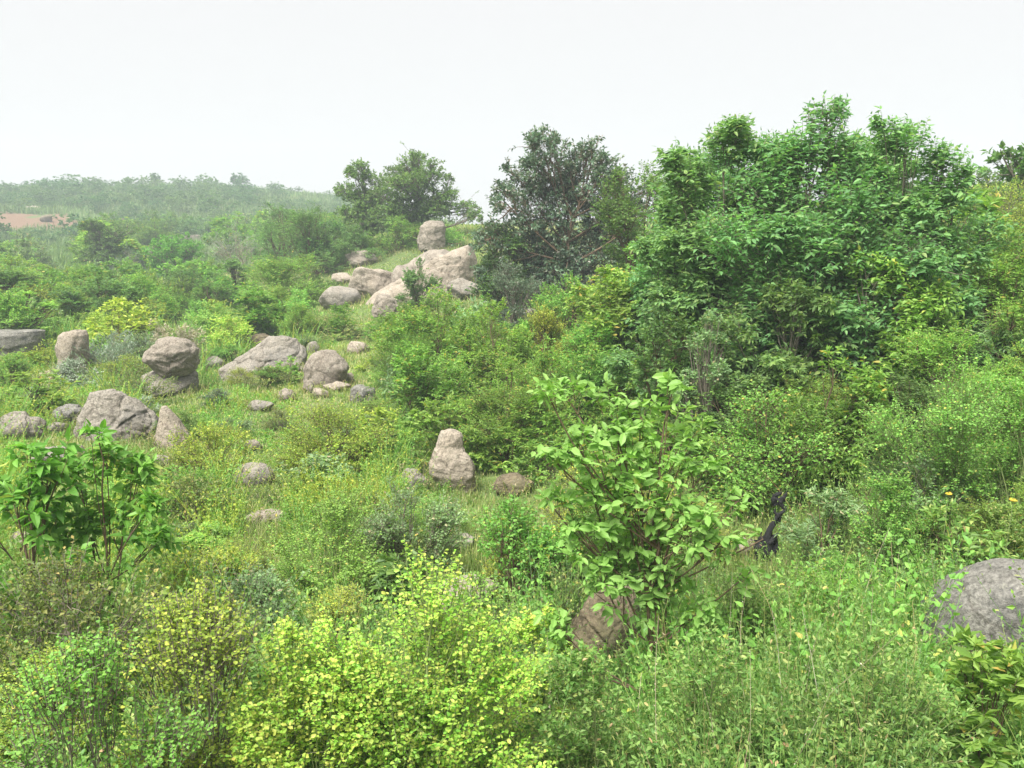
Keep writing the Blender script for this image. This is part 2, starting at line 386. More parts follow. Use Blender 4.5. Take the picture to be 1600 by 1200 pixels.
    a = st[pick]; b = st2[pick]; mm = (a+b)/2+rng.normal(0, .04, (ns, 3))*Rr
    V, Q = tubes(bez(a, mm, b, np.linspace(0, 1, 5)[None].repeat(ns, 0)), np.linspace(1, .5, 5)[None]*np.full((ns, 1), r0*.26), 4)
    SV.append(V); SQ.append(Q+off)
    LV, LT, LQ = twig_leaves(rng, st2, m, tip, n, L, k['W'], k['shape'], k['t0'], k['droop'], k['planar'], curl=.3 if k['shape'] != 'quad' else .15, lvar=.6)
    SV = np.concatenate(SV); SQ = np.concatenate(SQ)
    # fit the wanted height and width
    z99 = np.percentile(LV[:, 2], 99.7); sz = Hh/z99
    for A in (SV, LV):
        A[:, 2] *= sz
    x1 = np.percentile(np.abs(LV[:, 0]), 98.5); sx = Rr/x1
    for A in (SV, LV): A[:, 0] *= sx; A[:, 1] *= min(sx, 1.2)
    return SV, SQ, LV, LT, LQ
NAMES = {'tree': ('trunk', 'crown'), 'shrub': ('stem', 'foliage'), 'sapling': ('trunk', 'foliage')}
PLANTS = []
def plant(name, label, px, r, top, width, kind, seed=1, cat=None, group=None, leaf=None, part='shrub', height=None, **kw):
    base = spot(px, r); zt = ray(px, top)[2]*r if top is not None else base[2]+height
    Hh = max(.25, zt-base[2]); Rr = width/2*r/FPX
    root = bpy.data.objects.new(name, None); C.objects.link(root); root.location = base
    root.empty_display_size = .2
    tag(root, label, cat or name.split('_')[-1], group)
    SV, SQ, LV, LT, LQ = plant_geo(seed*77+5, Hh, Rr, kind, minleaf=r*.0021, **kw)
    k = KINDS[kind]
    a, b = NAMES[part]
    link(a, mesh(a, SV, None, SQ, BM[k['bark']], True), root)
    link(b, mesh(b, LV, LT, LQ, LM[leaf or k['leaf']]), root)
    root['_h'] = Hh; root['_r'] = r; root['_w'] = Rr; PLANTS.append((root, kind, Hh, Rr, r))
    return root
def copy_plant(src, loc, rz, sx, sz, label, group, name=None):
    c = src.copy(); C.objects.link(c); c.location = loc; c.rotation_euler = (0, 0, rz); c.scale = (sx, sx, sz)
    c['label'] = label; c['group'] = group
    if name: c.name = name
    for ch in src.children:
        d = ch.copy(); C.objects.link(d); d.parent = c; v = random.random(); d.color = (v, v, v, 1)
    return c
#@@SPLIT
# ---------------------------------------------------------------- ground
def ground():
    az = np.concatenate([np.linspace(-math.pi, -.75, 60, endpoint=False), np.linspace(-.75, .75, 330, endpoint=False), np.linspace(.75, math.pi, 60, endpoint=False)])
    r = np.exp(np.linspace(math.log(.45), math.log(262), 330))
    A, Rr = np.meshgrid(az, r); X = (np.sin(A)*Rr).ravel(); Y = (np.cos(A)*Rr).ravel(); Z = H(X, Y)
    V = np.concatenate([np.stack([X, Y, Z], 1), [[0, 0, h1(0, .4)]]])
    n = len(az); i = np.arange(len(r)-1)[:, None]*n; j = np.arange(n)[None]; j2 = (j+1) % n
    Q = np.stack([i+j, i+j2, i+n+j2, i+n+j], -1).reshape(-1, 4)
    T = np.stack([np.full(n, len(V)-1), (np.arange(n)+1) % n, np.arange(n)], 1)
    m, t, N, K = newmat('hillside_soil_and_turf')
    tc = N('ShaderNodeTexCoord')
    n1 = N('ShaderNodeTexNoise'); n1.inputs['Scale'].default_value = .35; n1.inputs['Detail'].default_value = 6
    n2 = N('ShaderNodeTexNoise'); n2.inputs['Scale'].default_value = 5; n2.inputs['Detail'].default_value = 8; n2.inputs['Roughness'].default_value = .7
    K(tc.outputs['Object'], n1.inputs['Vector']); K(tc.outputs['Object'], n2.inputs['Vector'])
    r1 = ramp(t, [(.35, (.07, .11, .03)), (.52, (.11, .16, .045)), (.68, (.18, .19, .075)), (.8, (.24, .17, .11))])
    r2 = ramp(t, [(.35, (.55, .55, .55)), (.65, (1.2, 1.15, 1.1))])
    K(n1.outputs[0], r1.inputs[0]); K(n2.outputs[0], r2.inputs[0])
    mu = N('ShaderNodeMix'); mu.data_type = 'RGBA'; mu.blend_type = 'MULTIPLY'; mu.inputs[0].default_value = 1
    K(r1.outputs[0], mu.inputs[6]); K(r2.outputs[0], mu.inputs[7])
    at = N('ShaderNodeAttribute'); at.attribute_name = 'bare_red_earth'
    n3 = N('ShaderNodeTexNoise'); n3.inputs['Scale'].default_value = .22; n3.inputs['Detail'].default_value = 5
    K(tc.outputs['Object'], n3.inputs['Vector'])
    ad = N('ShaderNodeMath'); ad.operation = 'ADD'; K(at.outputs['Fac'], ad.inputs[0]); K(n3.outputs[0], ad.inputs[1])
    r3 = ramp(t, [(.98, (0, 0, 0)), (1.0, (1, 1, 1))]); 
    ms = N('ShaderNodeMath'); ms.operation = 'MULTIPLY'; ms.inputs[1].default_value = .93; K(ad.outputs[0], ms.inputs[0]); K(ms.outputs[0], r3.inputs[0])
    r3.color_ramp.elements[0].position = .86; r3.color_ramp.elements[1].position = .94
    red = ramp(t, [(.35, (.12, .065, .035)), (.7, (.19, .12, .07))]); K(n2.outputs[0], red.inputs[0])
    m2 = N('ShaderNodeMix'); m2.data_type = 'RGBA'; K(r3.outputs[0], m2.inputs[0]); K(mu.outputs[2], m2.inputs[6]); K(red.outputs[0], m2.inputs[7])
    b = N('ShaderNodeBsdfPrincipled'); b.inputs['Roughness'].default_value = .95; K(m2.outputs[2], b.inputs['Base Color'])
    bp = N('ShaderNodeBump'); bp.inputs['Strength'].default_value = .6; bp.inputs['Distance'].default_value = .05
    K(n2.outputs[0], bp.inputs['Height']); K(bp.outputs[0], b.inputs['Normal'])
    o = N('ShaderNodeOutputMaterial'); K(b.outputs[0], o.inputs[0])
    me = mesh('ground', V, T, Q, m, True)
    # bare red earth of the far cutting
    att = me.attributes.new('bare_red_earth', 'FLOAT', 'POINT')
    val = np.zeros(len(V))
    for (px, py, sx, sy, s) in RED:
        rr = hit(px, py, 60); c = spot(px, rr)[:2]
        rr2 = abs(hit(px, py-sy, 60)-rr)+2
        dd = np.hypot(V[:, 0]-c[0], V[:, 1]-c[1]); u = unit(c[None])[0]
        al = (V[:, :2]-c)@u; ac = (V[:, 0]-c[0])*u[1]-(V[:, 1]-c[1])*u[0]
        e = (al/rr2)**2+(ac/(sx*rr/FPX))**2
        val = np.maximum(val, s*np.exp(-e))
    att.data.foreach_set('value', val.astype(np.float32))
    tag(link('ground', me), 'grassy slope dropping to a hollow and rising to a rocky ridge and a far hill', None, None, 'structure')
RED = [(30, 350, 70, 17, .9), (98, 352, 46, 17, .9), (130, 355, 14, 12, .6), (212, 345, 8, 6, .6), (300, 347, 10, 4, .6), (-60, 345, 60, 14, .9)]
def redval(X, Y):
    val = np.zeros(len(X))
    for (px, py, sx, sy, s_) in RED:
        rr = hit(px, py, 60); c = spot(px, rr)[:2]; rr2 = abs(hit(px, py-sy, 60)-rr)+2; u = unit(c[None])[0]
        al = (X-c[0])*u[0]+(Y-c[1])*u[1]; ac = (X-c[0])*u[1]-(Y-c[1])*u[0]
        val = np.maximum(val, s_*np.exp(-(al/rr2)**2-(ac/(sx*rr/FPX))**2))
    return val
ground()

# ---------------------------------------------------------------- rocks
def rock_mat(name, c1, c2, stain, sscale=1.2, samt=.5, lich=(.34, .33, .27)):
    m, t, N, K = newmat(name)
    tc = N('ShaderNodeTexCoord')
    def noise(s, d=6, ro=.6):
        n = N('ShaderNodeTexNoise'); n.inputs['Scale'].default_value = s; n.inputs['Detail'].default_value = d; n.inputs['Roughness'].default_value = ro
        K(tc.outputs['Object'], n.inputs['Vector']); return n
    a = noise(2.2); r1 = ramp(t, [(.36, c1), (.64, c2)]); K(a.outputs[0], r1.inputs[0])
    g = noise(38, 8, .75); r2 = ramp(t, [(.37, (.42, .41, .40)), (.60, (1.22, 1.21, 1.2))]); K(g.outputs[0], r2.inputs[0])
    mu = N('ShaderNodeMix'); mu.data_type = 'RGBA'; mu.blend_type = 'MULTIPLY'; mu.inputs[0].default_value = 1
    K(r1.outputs[0], mu.inputs[6]); K(r2.outputs[0], mu.inputs[7])
    s = noise(sscale, 10, .72); rs = ramp(t, [(.5-.0, (0, 0, 0)), (.64, (1, 1, 1))]); K(s.outputs[0], rs.inputs[0])
    sm = N('ShaderNodeMath'); sm.operation = 'MULTIPLY'; sm.inputs[1].default_value = samt; K(rs.outputs[0], sm.inputs[0])
    m2 = N('ShaderNodeMix'); m2.data_type = 'RGBA'; K(sm.outputs[0], m2.inputs[0]); K(mu.outputs[2], m2.inputs[6]); m2.inputs[7].default_value = (*stain, 1)
    l = noise(7, 6, .7); rl = ramp(t, [(.60, (0, 0, 0)), (.68, (.6, .6, .6))]); K(l.outputs[0], rl.inputs[0])
    m3 = N('ShaderNodeMix'); m3.data_type = 'RGBA'; K(rl.outputs[0], m3.inputs[0]); K(m2.outputs[2], m3.inputs[6]); m3.inputs[7].default_value = (*lich, 1)
    vo = N('ShaderNodeTexVoronoi'); vo.feature = 'DISTANCE_TO_EDGE'; vo.inputs['Scale'].default_value = 1.6
    wv = N('ShaderNodeMix'); wv.data_type = 'RGBA'; wv.inputs[0].default_value = .3
    K(tc.outputs['Object'], wv.inputs[6]); K(a.outputs[1], wv.inputs[7]); K(wv.outputs[2], vo.inputs['Vector'])
    rc = ramp(t, [(0, (.35, .32, .3)), (.022, (1, 1, 1))]); K(vo.outputs[0], rc.inputs[0])
    m4 = N('ShaderNodeMix'); m4.data_type = 'RGBA'; m4.blend_type = 'MULTIPLY'; m4.inputs[0].default_value = .6
    K(m3.outputs[2], m4.inputs[6]); K(rc.outputs[0], m4.inputs[7])
    b = N('ShaderNodeBsdfPrincipled'); b.inputs['Roughness'].default_value = .93; K(m4.outputs[2], b.inputs['Base Color'])
    ad = N('ShaderNodeMath'); ad.operation = 'ADD'; K(a.outputs[0], ad.inputs[0])
    g2 = N('ShaderNodeMath'); g2.operation = 'MULTIPLY'; g2.inputs[1].default_value = .35; K(g.outputs[0], g2.inputs[0]); K(g2.outputs[0], ad.inputs[1])
    ad2 = N('ShaderNodeMath'); ad2.operation = 'ADD'; K(ad.outputs[0], ad2.inputs[0]); K(l.outputs[0], ad2.inputs[1])
    bp = N('ShaderNodeBump'); bp.inputs['Strength'].default_value = .8; bp.inputs['Distance'].default_value = .06
    K(ad2.outputs[0], bp.inputs['Height']); K(bp.outputs[0], b.inputs['Normal'])
    o = N('ShaderNodeOutputMaterial'); K(b.outputs[0], o.inputs[0])
    return m
RM = {'tan': rock_mat('pinkish_tan_granite', (.20, .172, .14), (.34, .30, .25), (.10, .085, .07), samt=.6),
      'grey': rock_mat('grey_granite', (.205, .185, .155), (.34, .31, .265), (.07, .07, .07), samt=.65),
      'pale': rock_mat('pale_cream_granite', (.27, .23, .18), (.40, .35, .29), (.13, .105, .08), samt=.6),
      'dark': rock_mat('dark_lichened_granite', (.15, .145, .13), (.27, .26, .235), (.04, .042, .044), 1.7, .85),
      'brown': rock_mat('brown_weathered_granite', (.12, .095, .06), (.22, .18, .115), (.06, .07, .025), samt=.6)}
def ico(sub):
    import bmesh
    bm = bmesh.new(); bmesh.ops.create_icosphere(bm, subdivisions=sub, radius=1)
    V = np.array([v.co[:] for v in bm.verts]); F = np.array([[v.index for v in f.verts] for f in bm.faces]); bm.free()
    return V, F
ICO = {s: ico(s) for s in (4, 5, 6)}
def rock(label, px, by, w_, h_, mat='tan', seed=1, prof=None, depth=.8, name='boulder', r=None, rough=1, sink=.2, facet=.8, group=None, lean=0):
    rr = r or hit(px, by)
    sub = 6 if w_ > 120 else (5 if w_ > 40 else 4)
    D, F = ICO[sub]; rng = np.random.default_rng(seed*31+7)
    P = unit(rng.normal(0, 1, (22, 3))); hh = rng.uniform(.74, 1.0, 22)
    q = 16.0; s = np.sum(np.maximum(D@P.T/hh, 0)**q, 1)**(1/q); rad = 1/np.maximum(s, .6)
    V = D*(facet*rad+(1-facet))[:, None]
    V = V/np.abs(V).max(0)
    if prof:
        t = (D[:, 2]+1)/2; ring = np.sqrt(np.maximum(1-D[:, 2]**2, .02))
        pt = np.array(prof, float); xo = np.interp(t, pt[:, 0], pt[:, 1]); hwid = np.interp(t, pt[:, 0], pt[:, 2])
        cap = np.clip(ring/.35, 0, 1)
        sc = (1/ring)*hwid*cap*(.75+.25*rad)
        V[:, 0] = D[:, 0]*sc+xo; V[:, 1] = D[:, 1]*sc; V[:, 2] = D[:, 2]
        V = np.stack([V[:, 0], V[:, 1], V[:, 2]], 1)
    W = w_/2*rr/FPX; Hh = h_*rr/FPX/(1-sink)
    V = V*np.array([W, W*depth, Hh/2])
    sz = (W*Hh/2)**.5
    n = fbm(V/sz*1.6+seed, 5, seed, .55); n2 = -np.abs(vnoise(V/sz*np.array([1.3, 1.3, 3])+seed*3, seed+40))
    n3 = fbm(V/sz*7+seed*2, 4, seed+60, .6)
    n4 = 1-np.abs(vnoise(V/sz*2.6+seed*5, seed+80))*2
    # fractured blocks: every cell stands a little proud of the next, with a crack between
    disp = .05*n+.022*n3
    for cells, amp_, ck in ((9, .085, .05), (40, .035, .03)):
        cp_ = unit(rng.normal(0, 1, (cells, 3)))*np.array([1, 1, .8])*rng.uniform(.8, 1.1, (cells, 1))
        q_ = V/np.array([W, W*depth, Hh/2])+.10*np.stack([vnoise(V/sz*3+5, seed), vnoise(V/sz*3+9, seed+1), vnoise(V/sz*3+13, seed+2)], 1)
        dist = np.linalg.norm(q_[:, None]-cp_[None], axis=2); o2 = np.argsort(dist, 1)[:, :2]
        d1 = np.take_along_axis(dist, o2[:, :1], 1)[:, 0]; d2 = np.take_along_axis(dist, o2[:, 1:2], 1)[:, 0]
        off_ = rng.uniform(-1, 1, cells); tilt = unit(rng.normal(0, 1, (cells, 3)))
        disp = disp+amp_*(off_[o2[:, 0]]*.6+.5*np.sum((q_-cp_[o2[:, 0]])*tilt[o2[:, 0]], 1))-amp_*.5*np.clip(1-(d2-d1)/ck, 0, 1)
    V = V+D*(disp*rough*sz)[:, None]
    V[:, 0] += lean*V[:, 2]
    base = ray(px, by)*rr if r else None
    c = spot(px, rr) if r is None else base
    o = link(name, mesh(name, V, F, None, RM[mat], True))
    # centre stands half a depth behind the visible foot
    dd = np.array([ray(px, 600)[0], ray(px, 600)[1], 0])
    c = c+dd*W*depth*.5
    if r is None: c[2] = max(c[2], spot(px, rr)[2]) if False else c[2]
    o.location = (c[0], c[1], c[2]+Hh/2-sink*Hh)
    o.rotation_euler = (0, 0, -math.atan2(dd[0], dd[1]))
    tag(o, label, 'rock', group)
    ROCKS.append((px-w_/2, by-h_, px+w_/2, by, rr))
    return o
ROCKS = []
#@@ROCKS
rock('large mushroom shaped tan boulder overhanging to the right, balanced on a grey slab', 269, 588, 80, 54, 'tan', 3, [(0, .06, .48), (.2, .05, .72), (.45, -.08, .93), (.7, .06, .95), (.88, .12, .72), (1, .1, .45)], name='boulder', sink=.04, rough=1.3, r=19.5)
rock('cracked grey slab under the balanced mushroom shaped boulder', 266, 618, 88, 42, 'grey', 4, depth=1.1, rough=1.2, name='rock_slab')
rock('big grey whaleback boulder with a long low right flank, above the left sapling', 186, 690, 124, 72, 'grey', 5, [(0, -.05, 1.0), (.4, -.05, .95), (.6, -.08, .8), (.8, -.2, .55), (1, -.3, .3)], depth=.7)
rock('dark round boulder beside the whaleback boulder on its left', 103, 665, 48, 32, 'dark', 6)
rock('small flat grey rock at the foot of the dark round boulder', 84, 680, 34, 16, 'grey', 61)
rock('low grey outcrop at the left edge of the picture, in pale grass', 25, 695, 70, 42, 'grey', 7, depth=.7)
rock('small knobbly tan boulder joined to the low outcrop at the left edge', 52, 682, 26, 26, 'tan', 71)
rock('pointed pale boulder like a shark fin among yellow shrubs', 270, 702, 64, 64, 'pale', 8, [(0, 0, .95), (.3, -.05, .9), (.6, -.25, .6), (.85, -.4, .3), (1, -.48, .1)], rough=.8)
rock('tall blunt pale pillar boulder standing behind grey green scrub', 118, 588, 48, 64, 'pale', 9, [(0, -.1, .75), (.4, -.05, .85), (.7, .0, .9), (.9, .1, .8), (1, .2, .55)])
rock('dark flat topped slab boulder at the far left edge under bushes', 30, 556, 78, 34, 'dark', 10, [(0, 0, .8), (.5, 0, .95), (.85, 0, 1), (1, .1, .9)], rough=.6)
rock('long grey ridge shaped boulder rising to a pale crest', 415, 588, 130, 56, 'grey', 11, [(0, 0, 1), (.35, .05, .95), (.6, .2, .75), (.8, .35, .5), (1, .45, .3)], depth=.6, name='boulder')
rock('brown rock showing just above the long ridge shaped boulder', 412, 545, 44, 22, 'brown', 12)
rock('small rounded grey stone at the left end of the ridge shaped boulder', 338, 578, 30, 22, 'grey', 13)
rock('big tan wedge boulder with a smooth undercut face, ringed by smaller stones', 507, 604, 72, 54, 'tan', 14, [(0, .05, .8), (.3, .02, .9), (.6, .05, .92), (.8, .1, .7), (1, .1, .35)], rough=1.2)
rock('small tan stone leaning on the left side of the wedge boulder', 472, 584, 24, 16, 'tan', 15)
rock('pale angular stone at the right foot of the wedge boulder', 541, 600, 26, 16, 'pale', 16)
rock('round knob stone below the left of the wedge boulder', 485, 615, 24, 20, 'tan', 17)
rock('low crumbly stone between the knob stone and the pale slab', 500, 622, 26, 15, 'pale', 18)
rock('flat pale slab lying below the wedge boulder', 525, 612, 44, 14, 'pale', 19, name='rock_slab')
rock('rough boulder with a dark hollow at its right end, below the wedge boulder', 566, 632, 42, 28, 'dark', 20, rough=1.6)
rock('low flat tan rock left of the knob stone, in grass', 446, 628, 30, 20, 'tan', 21)
rock('smooth low grey rock lying in the grass clearing', 404, 642, 42, 17, 'grey', 22, rough=.5)
rock('pinkish square block half buried in the clearing above the dome rock', 390, 708, 30, 24, 'tan', 23)
rock('smooth round dome rock, pale grey, sunk in the grass', 390, 762, 66, 36, 'grey', 24, rough=.35, facet=.15)
rock('little brown stone just above left of the dome rock', 363, 733, 16, 12, 'brown', 25)
rock('pale low rock half hidden in grass below the dome rock', 408, 818, 64, 18, 'pale', 26)
rock('slender grey rock at the right of the ridge shaped boulder', 492, 556, 22, 24, 'grey', 27)
rock('faint pale rock in grass up the slope from the wedge boulder', 560, 552, 36, 18, 'pale', 28)
rock('tall upright cream boulder with a knob head and a crack under it', 704, 770, 78, 100, 'pale', 30, [(0, .28, .65), (.15, .25, .72), (.35, .02, .95), (.5, -.05, .90), (.65, -.10, .78), (.73, -.1, .68), (.765, -.08, .60), (.82, -.06, .62), (.92, -.02, .52), (1, .0, .35)], rough=.9, sink=.12)
rock('brown shadowed rock wedged right of the upright cream boulder', 800, 776, 70, 34, 'brown', 31)
rock('low grey rock left of the upright cream boulder among twigs', 640, 768, 60, 34, 'grey', 32)
rock('rounded cube boulder perched alone on the skyline of the ridge', 675, 392, 46, 46, 'tan', 33, [(0, 0, .85), (.4, 0, .95), (.8, .05, .9), (1, .1, .55)], r=43, sink=.02)
rock('long pale bedrock slope falling left from the skyline boulder, other ridge rocks lie against it', 650, 468, 165, 72, 'pale', 340, [(0, 0, 1), (.3, .12, .86), (.55, .35, .62), (.8, .58, .38), (1, .7, .2)], depth=.45, name='rock_outcrop', rough=.8)
rock('broad pale bedrock hump under the perched skyline boulder', 690, 440, 118, 54, 'tan', 34, depth=.9, name='rock_outcrop')
rock('steep smooth rock face at the right of the ridge outcrop', 714, 450, 70, 66, 'pale', 35, rough=.7)
rock('long low bedrock slab sloping down the middle of the ridge', 636, 460, 92, 44, 'tan', 36, name='rock_outcrop')
rock('rounded outcrop at the left end of the ridge bedrock', 592, 464, 84, 44, 'pale', 37, name='rock_outcrop')
rock('boulder on the ridge half hidden behind thin saplings', 570, 416, 58, 24, 'tan', 38)
rock('flat tipped stone jutting left from the ridge rocks', 541, 444, 36, 18, 'pale', 39)
rock('smooth low dome of bedrock below the jutting stone, beside dark shrubs', 536, 482, 66, 34, 'grey', 40, rough=.5)
rock('rough pinkish rock patch below the ridge bedrock', 606, 500, 48, 40, 'tan', 41, rough=1.4)
rock('small grey boulder under the steep rock face, right end of the ridge', 725, 468, 52, 32, 'grey', 42)
rock('far flat pale rock showing behind a round bright green tree', 318, 382, 36, 16, 'pale', 43)
rock('small pointed pale rock left of the round bright green tree', 243, 408, 16, 20, 'tan', 44)
rock('pale rock peeping between shrubs right of the ridge', 825, 498, 36, 18, 'tan', 45)
rock('pale rock among shrubs below the dark vine hung tree', 925, 452, 70, 24, 'tan', 46)
rock('grey stone deep between the two large green shrubs', 738, 622, 28, 26, 'grey', 47)
rock('bluish stone half hidden under leaves left of the broad leaved sapling', 715, 870, 50, 36, 'grey', 48)
rock('pale grey rock almost covered by the lime green bush', 724, 975, 112, 72, 'pale', 49)
rock('brown mossy rounded rock below the broad leaved sapling', 945, 1040, 145, 122, 'brown', 50, [(0, 0, .95), (.4, .0, .95), (.65, .15, .8), (.85, .28, .58), (1, .35, .3)], depth=.9)
rock('big dark grey granite boulder at the right edge of the picture', 1586, 1030, 220, 128, 'dark', 51, [(0, 0, 1), (.35, .02, .98), (.6, .08, .86), (.8, .18, .66), (.95, .25, .4), (1, .28, .25)], rough=.35, depth=.9, sink=.1)
rock('pale stone buried in the weeds near the charred stump', 1175, 872, 44, 30, 'pale', 52)
rock('pale pebbly rock at the left edge under the left sapling', 12, 868, 60, 30, 'pale', 53)
rock('angular grey rock showing through the left sapling', 70, 740, 60, 36, 'grey', 54)
rock('round pale rock behind the top of the left sapling', 105, 716, 34, 18, 'tan', 55)
rock('small stone in the grass right of the left sapling', 245, 730, 30, 16, 'grey', 56)
rock('tiny pale boulder on the far hillside', 325, 316, 7, 6, 'pale', 57)
rock('pale boulder above the red cutting on the far hill', 74, 330, 20, 8, 'pale', 58)
rock('orange stained boulder standing in the red cutting', 92, 348, 16, 10, 'brown', 59)
rock('small pale boulder among distant bushes left of centre', 108, 394, 16, 9, 'pale', 60)
#@@PLANTS
# ---------------------------------------------------------------- trees
def T(label, *a, **k): return plant('tree', label, *a, part='tree', **k)
def S(label, *a, **k): return plant('shrub', label, *a, **k)
T('tallest tree at the right, loose feathery top against the sky, twin grey stems', 1250, 12, 164, 300, 'tall', 11, trunk=.055, maxl=44000,
  blobs=[(.1, .80, .32), (-.18, .80, .24), (.36, .78, .24), (-.25, .70, .40), (.35, .68, .38), (-.55, .55, .40), (.0, .52, .5), (.55, .50, .42), (-.3, .36, .5), (.3, .33, .5), (.12, .90, .22), (-.45, .26, .4), (.55, .25, .4)])
T('slim upright tree left of the tallest one, with a pale straight trunk', 1108, 12.4, 196, 190, 'tall', 12, trunk=.04, maxl=30000,
  blobs=[(.1, .86, .34), (-.3, .76, .40), (.35, .70, .40), (-.1, .58, .5), (-.4, .42, .45), (.4, .42, .5), (0, .25, .5)])
T('airy tree right of the tallest one, drooping sparse leaves showing sky', 1385, 12.6, 190, 190, 'tall', 13, trunk=.03, dens=3.2, maxl=20000,
  blobs=[(0, .88, .35), (-.35, .78, .38), (.4, .80, .36), (.1, .66, .45), (-.4, .55, .4), (.45, .55, .4), (0, .35, .5)])
T('leafy tree forming the left shoulder of the tall trees', 1050, 13.2, 240, 180, 'tall', 131, trunk=.04, maxl=26000)
T('hidden tree filling between the slim upright tree and the tallest one', 1180, 14, 222, 180, 'tall', 132, trunk=.04, maxl=26000)
T('leaning tree behind the airy tree, its crown lower than the tallest', 1335, 14, 216, 180, 'tall', 133, trunk=.04, maxl=24000)
T('broad tree behind the slim upright tree, closing the gap to its left', 1108, 14.6, 236, 210, 'tall', 152, trunk=.04, maxl=28000)
T('low spreading tree filling the slope right of the airy tree', 1440, 13, 290, 250, 'tall', 14, trunk=.04, maxl=34000, leaf='tree')
T('dark grey green tree hung with vines, two crowns on the skyline', 882, 27, 212, 270, 'vine', 15, trunk=.13, maxl=48000,
  blobs=[(-.24, .82, .30), (-.36, .72, .30), (0, .70, .30), (.6, .66, .26), (-.18, .92, .12), (.22, .80, .26), (.40, .74, .26), (.28, .88, .10), (-.62, .56, .28), (-.3, .56, .34), (.1, .58, .34), (.5, .56, .3), (.82, .52, .22), (-.8, .36, .3), (-.4, .34, .4), (.05, .32, .42), (.5, .32, .4), (.85, .3, .3), (-.8, .15, .28), (-.35, .14, .36), (.1, .14, .36), (.6, .14, .36), (.9, .66, .08)])
T('taller ridge tree right of centre, crown cut by slits of sky', 650, 46, 238, 190, 'round', 16, trunk=.16, maxl=34000,
  blobs=[(.05, .86, .28), (-.2, .74, .32), (.3, .70, .32), (0, .6, .4), (.5, .48, .32), (-.45, .5, .36), (.3, .34, .4), (-.2, .3, .45), (.85, .36, .2), (.95, .26, .14)])
T('shorter ridge tree left of the taller one, rounded open crown', 576, 47, 254, 92, 'round', 17, trunk=.14, maxl=14000,
  blobs=[(-.1, .84, .5), (.4, .72, .5), (-.55, .66, .4), (.2, .5, .6), (-.6, .40, .4), (.4, .3, .6), (-.2, .25, .5)])
T('dark green domed tree at the right edge on the skyline', 1592, 22, 212, 150, 'round', 18, trunk=.08, leaf='dark', maxl=16000)
T('small wispy tree on the skyline between the airy tree and the right edge', 1495, 25, 262, 90, 'round', 19, trunk=.05, dens=1.2, maxl=6000)
T('round bright green tree alone in the middle distance at the left', 284, 60, 366, 88, 'round', 20, trunk=.1, leaf='vivid', maxl=9000)
T('vivid green bushy tree cut by the left edge of the picture', 5, 42, 428, 84, 'round', 21, trunk=.1, leaf='vivid', maxl=9000)
T('lone round tree on top of the far hill', 388, 188, 271, 28, 'round', 22, trunk=.2, leaf='far', maxl=1500)
T('second skyline tree of the far hill, left of the highest bushes', 262, 188, 271, 16, 'round', 23, trunk=.15, leaf='far', maxl=900)
T('faint tree at the far left end of the hill skyline', 2, 192, 281, 22, 'round', 24, trunk=.2, leaf='far', maxl=900)
# ---------------------------------------------------------------- shrubs behind the clearing
S('mid green tree like shrub joining the vine hung tree to the slim tree', 1005, 20, 262, 170, 'darkshrub', 140, maxl=20000)
S('dark shrub hugging the left foot of the vine hung tree', 780, 27, 345, 90, 'darkshrub', 141, maxl=10000)
S('tall leafy shrub under the right edge of the tall trees, below the wispy skyline tree', 1490, 16, 300, 170, 'round', 142, leaf='mid', maxl=24000)
S('yellow green shrub high at the right edge against the sky', 1585, 24, 272, 150, 'midshrub', 143, leaf='mid', maxl=18000)
S('dark shrub on the right skyline left of the domed tree', 1530, 26, 268, 90, 'darkshrub', 144, maxl=9000)
S('hazy dark shrub behind the jutting stone, joined to the ridge trees', 530, 45, 345, 110, 'round', 145, leaf='dark', maxl=9000)
S('dense dark shrub at the left foot of the ridge trees', 500, 44, 322, 110, 'darkshrub', 31, maxl=14000)
S('rounded green shrub left of the ridge, hazy against the far hill', 452, 50, 318, 90, 'midshrub', 32, leaf='dark', maxl=9000)
S('pale green shrub in front of the ridge trees, left of the perched boulder', 625, 44.5, 338, 90, 'midshrub', 33, leaf='mid', maxl=9000)
S('dark green shrub between the ridge trees and the jutting stone', 565, 44, 352, 90, 'darkshrub', 34, maxl=9000)
S('bright green shrub mass left of the ridge rocks', 452, 36, 398, 150, 'midshrub', 35, leaf='mid', maxl=22000)
S('grass green shrub on the ridge just right of the perched boulder', 712, 44, 352, 50, 'midshrub', 36, leaf='fresh', maxl=4000)
S('grey green upright spiny bush in the middle distance', 385, 56, 346, 105, 'spiky', 37, maxl=6000)
S('grey green spiny bush left of the round bright green tree', 110, 44, 446, 95, 'spiky', 38, maxl=6000)
S('grey brown leafless looking thicket left of the round tree', 212, 62, 380, 60, 'spiky', 39, leaf='greydark', maxl=4000)
S('grey green spiky bush beside the tall pillar boulder', 178, 24.5, 518, 120, 'spiky', 40, maxl=8000)
S('grey green bush of fine twigs in front of the pillar boulder', 128, 22, 560, 80, 'pale', 41, leaf='spike', maxl=7000)
S('straw coloured feathery seed bush, left one of the pair behind the mushroom boulder', 250, 26, 498, 40, 'straw', 42, maxl=3000)
S('straw coloured feathery seed bush, right one of the pair behind the mushroom boulder', 297, 24.5, 506, 46, 'straw', 43, maxl=3000)
S('yellow lime shrub behind the mushroom boulder, taller one with a rounded top', 338, 30, 470, 90, 'bright', 44, maxl=9000, leaf='fresh')
S('yellow lime shrub between the mushroom and the ridge shaped boulders', 372, 27, 492, 78, 'bright', 45, maxl=8000)
S('dark green shrub standing just left of the bedrock dome', 500, 37, 430, 70, 'darkshrub', 46, maxl=8000)
S('low dark bush over the slab boulder at the left edge', 30, 26, 548, 120, 'darkshrub', 47, leaf='mid', maxl=10000)
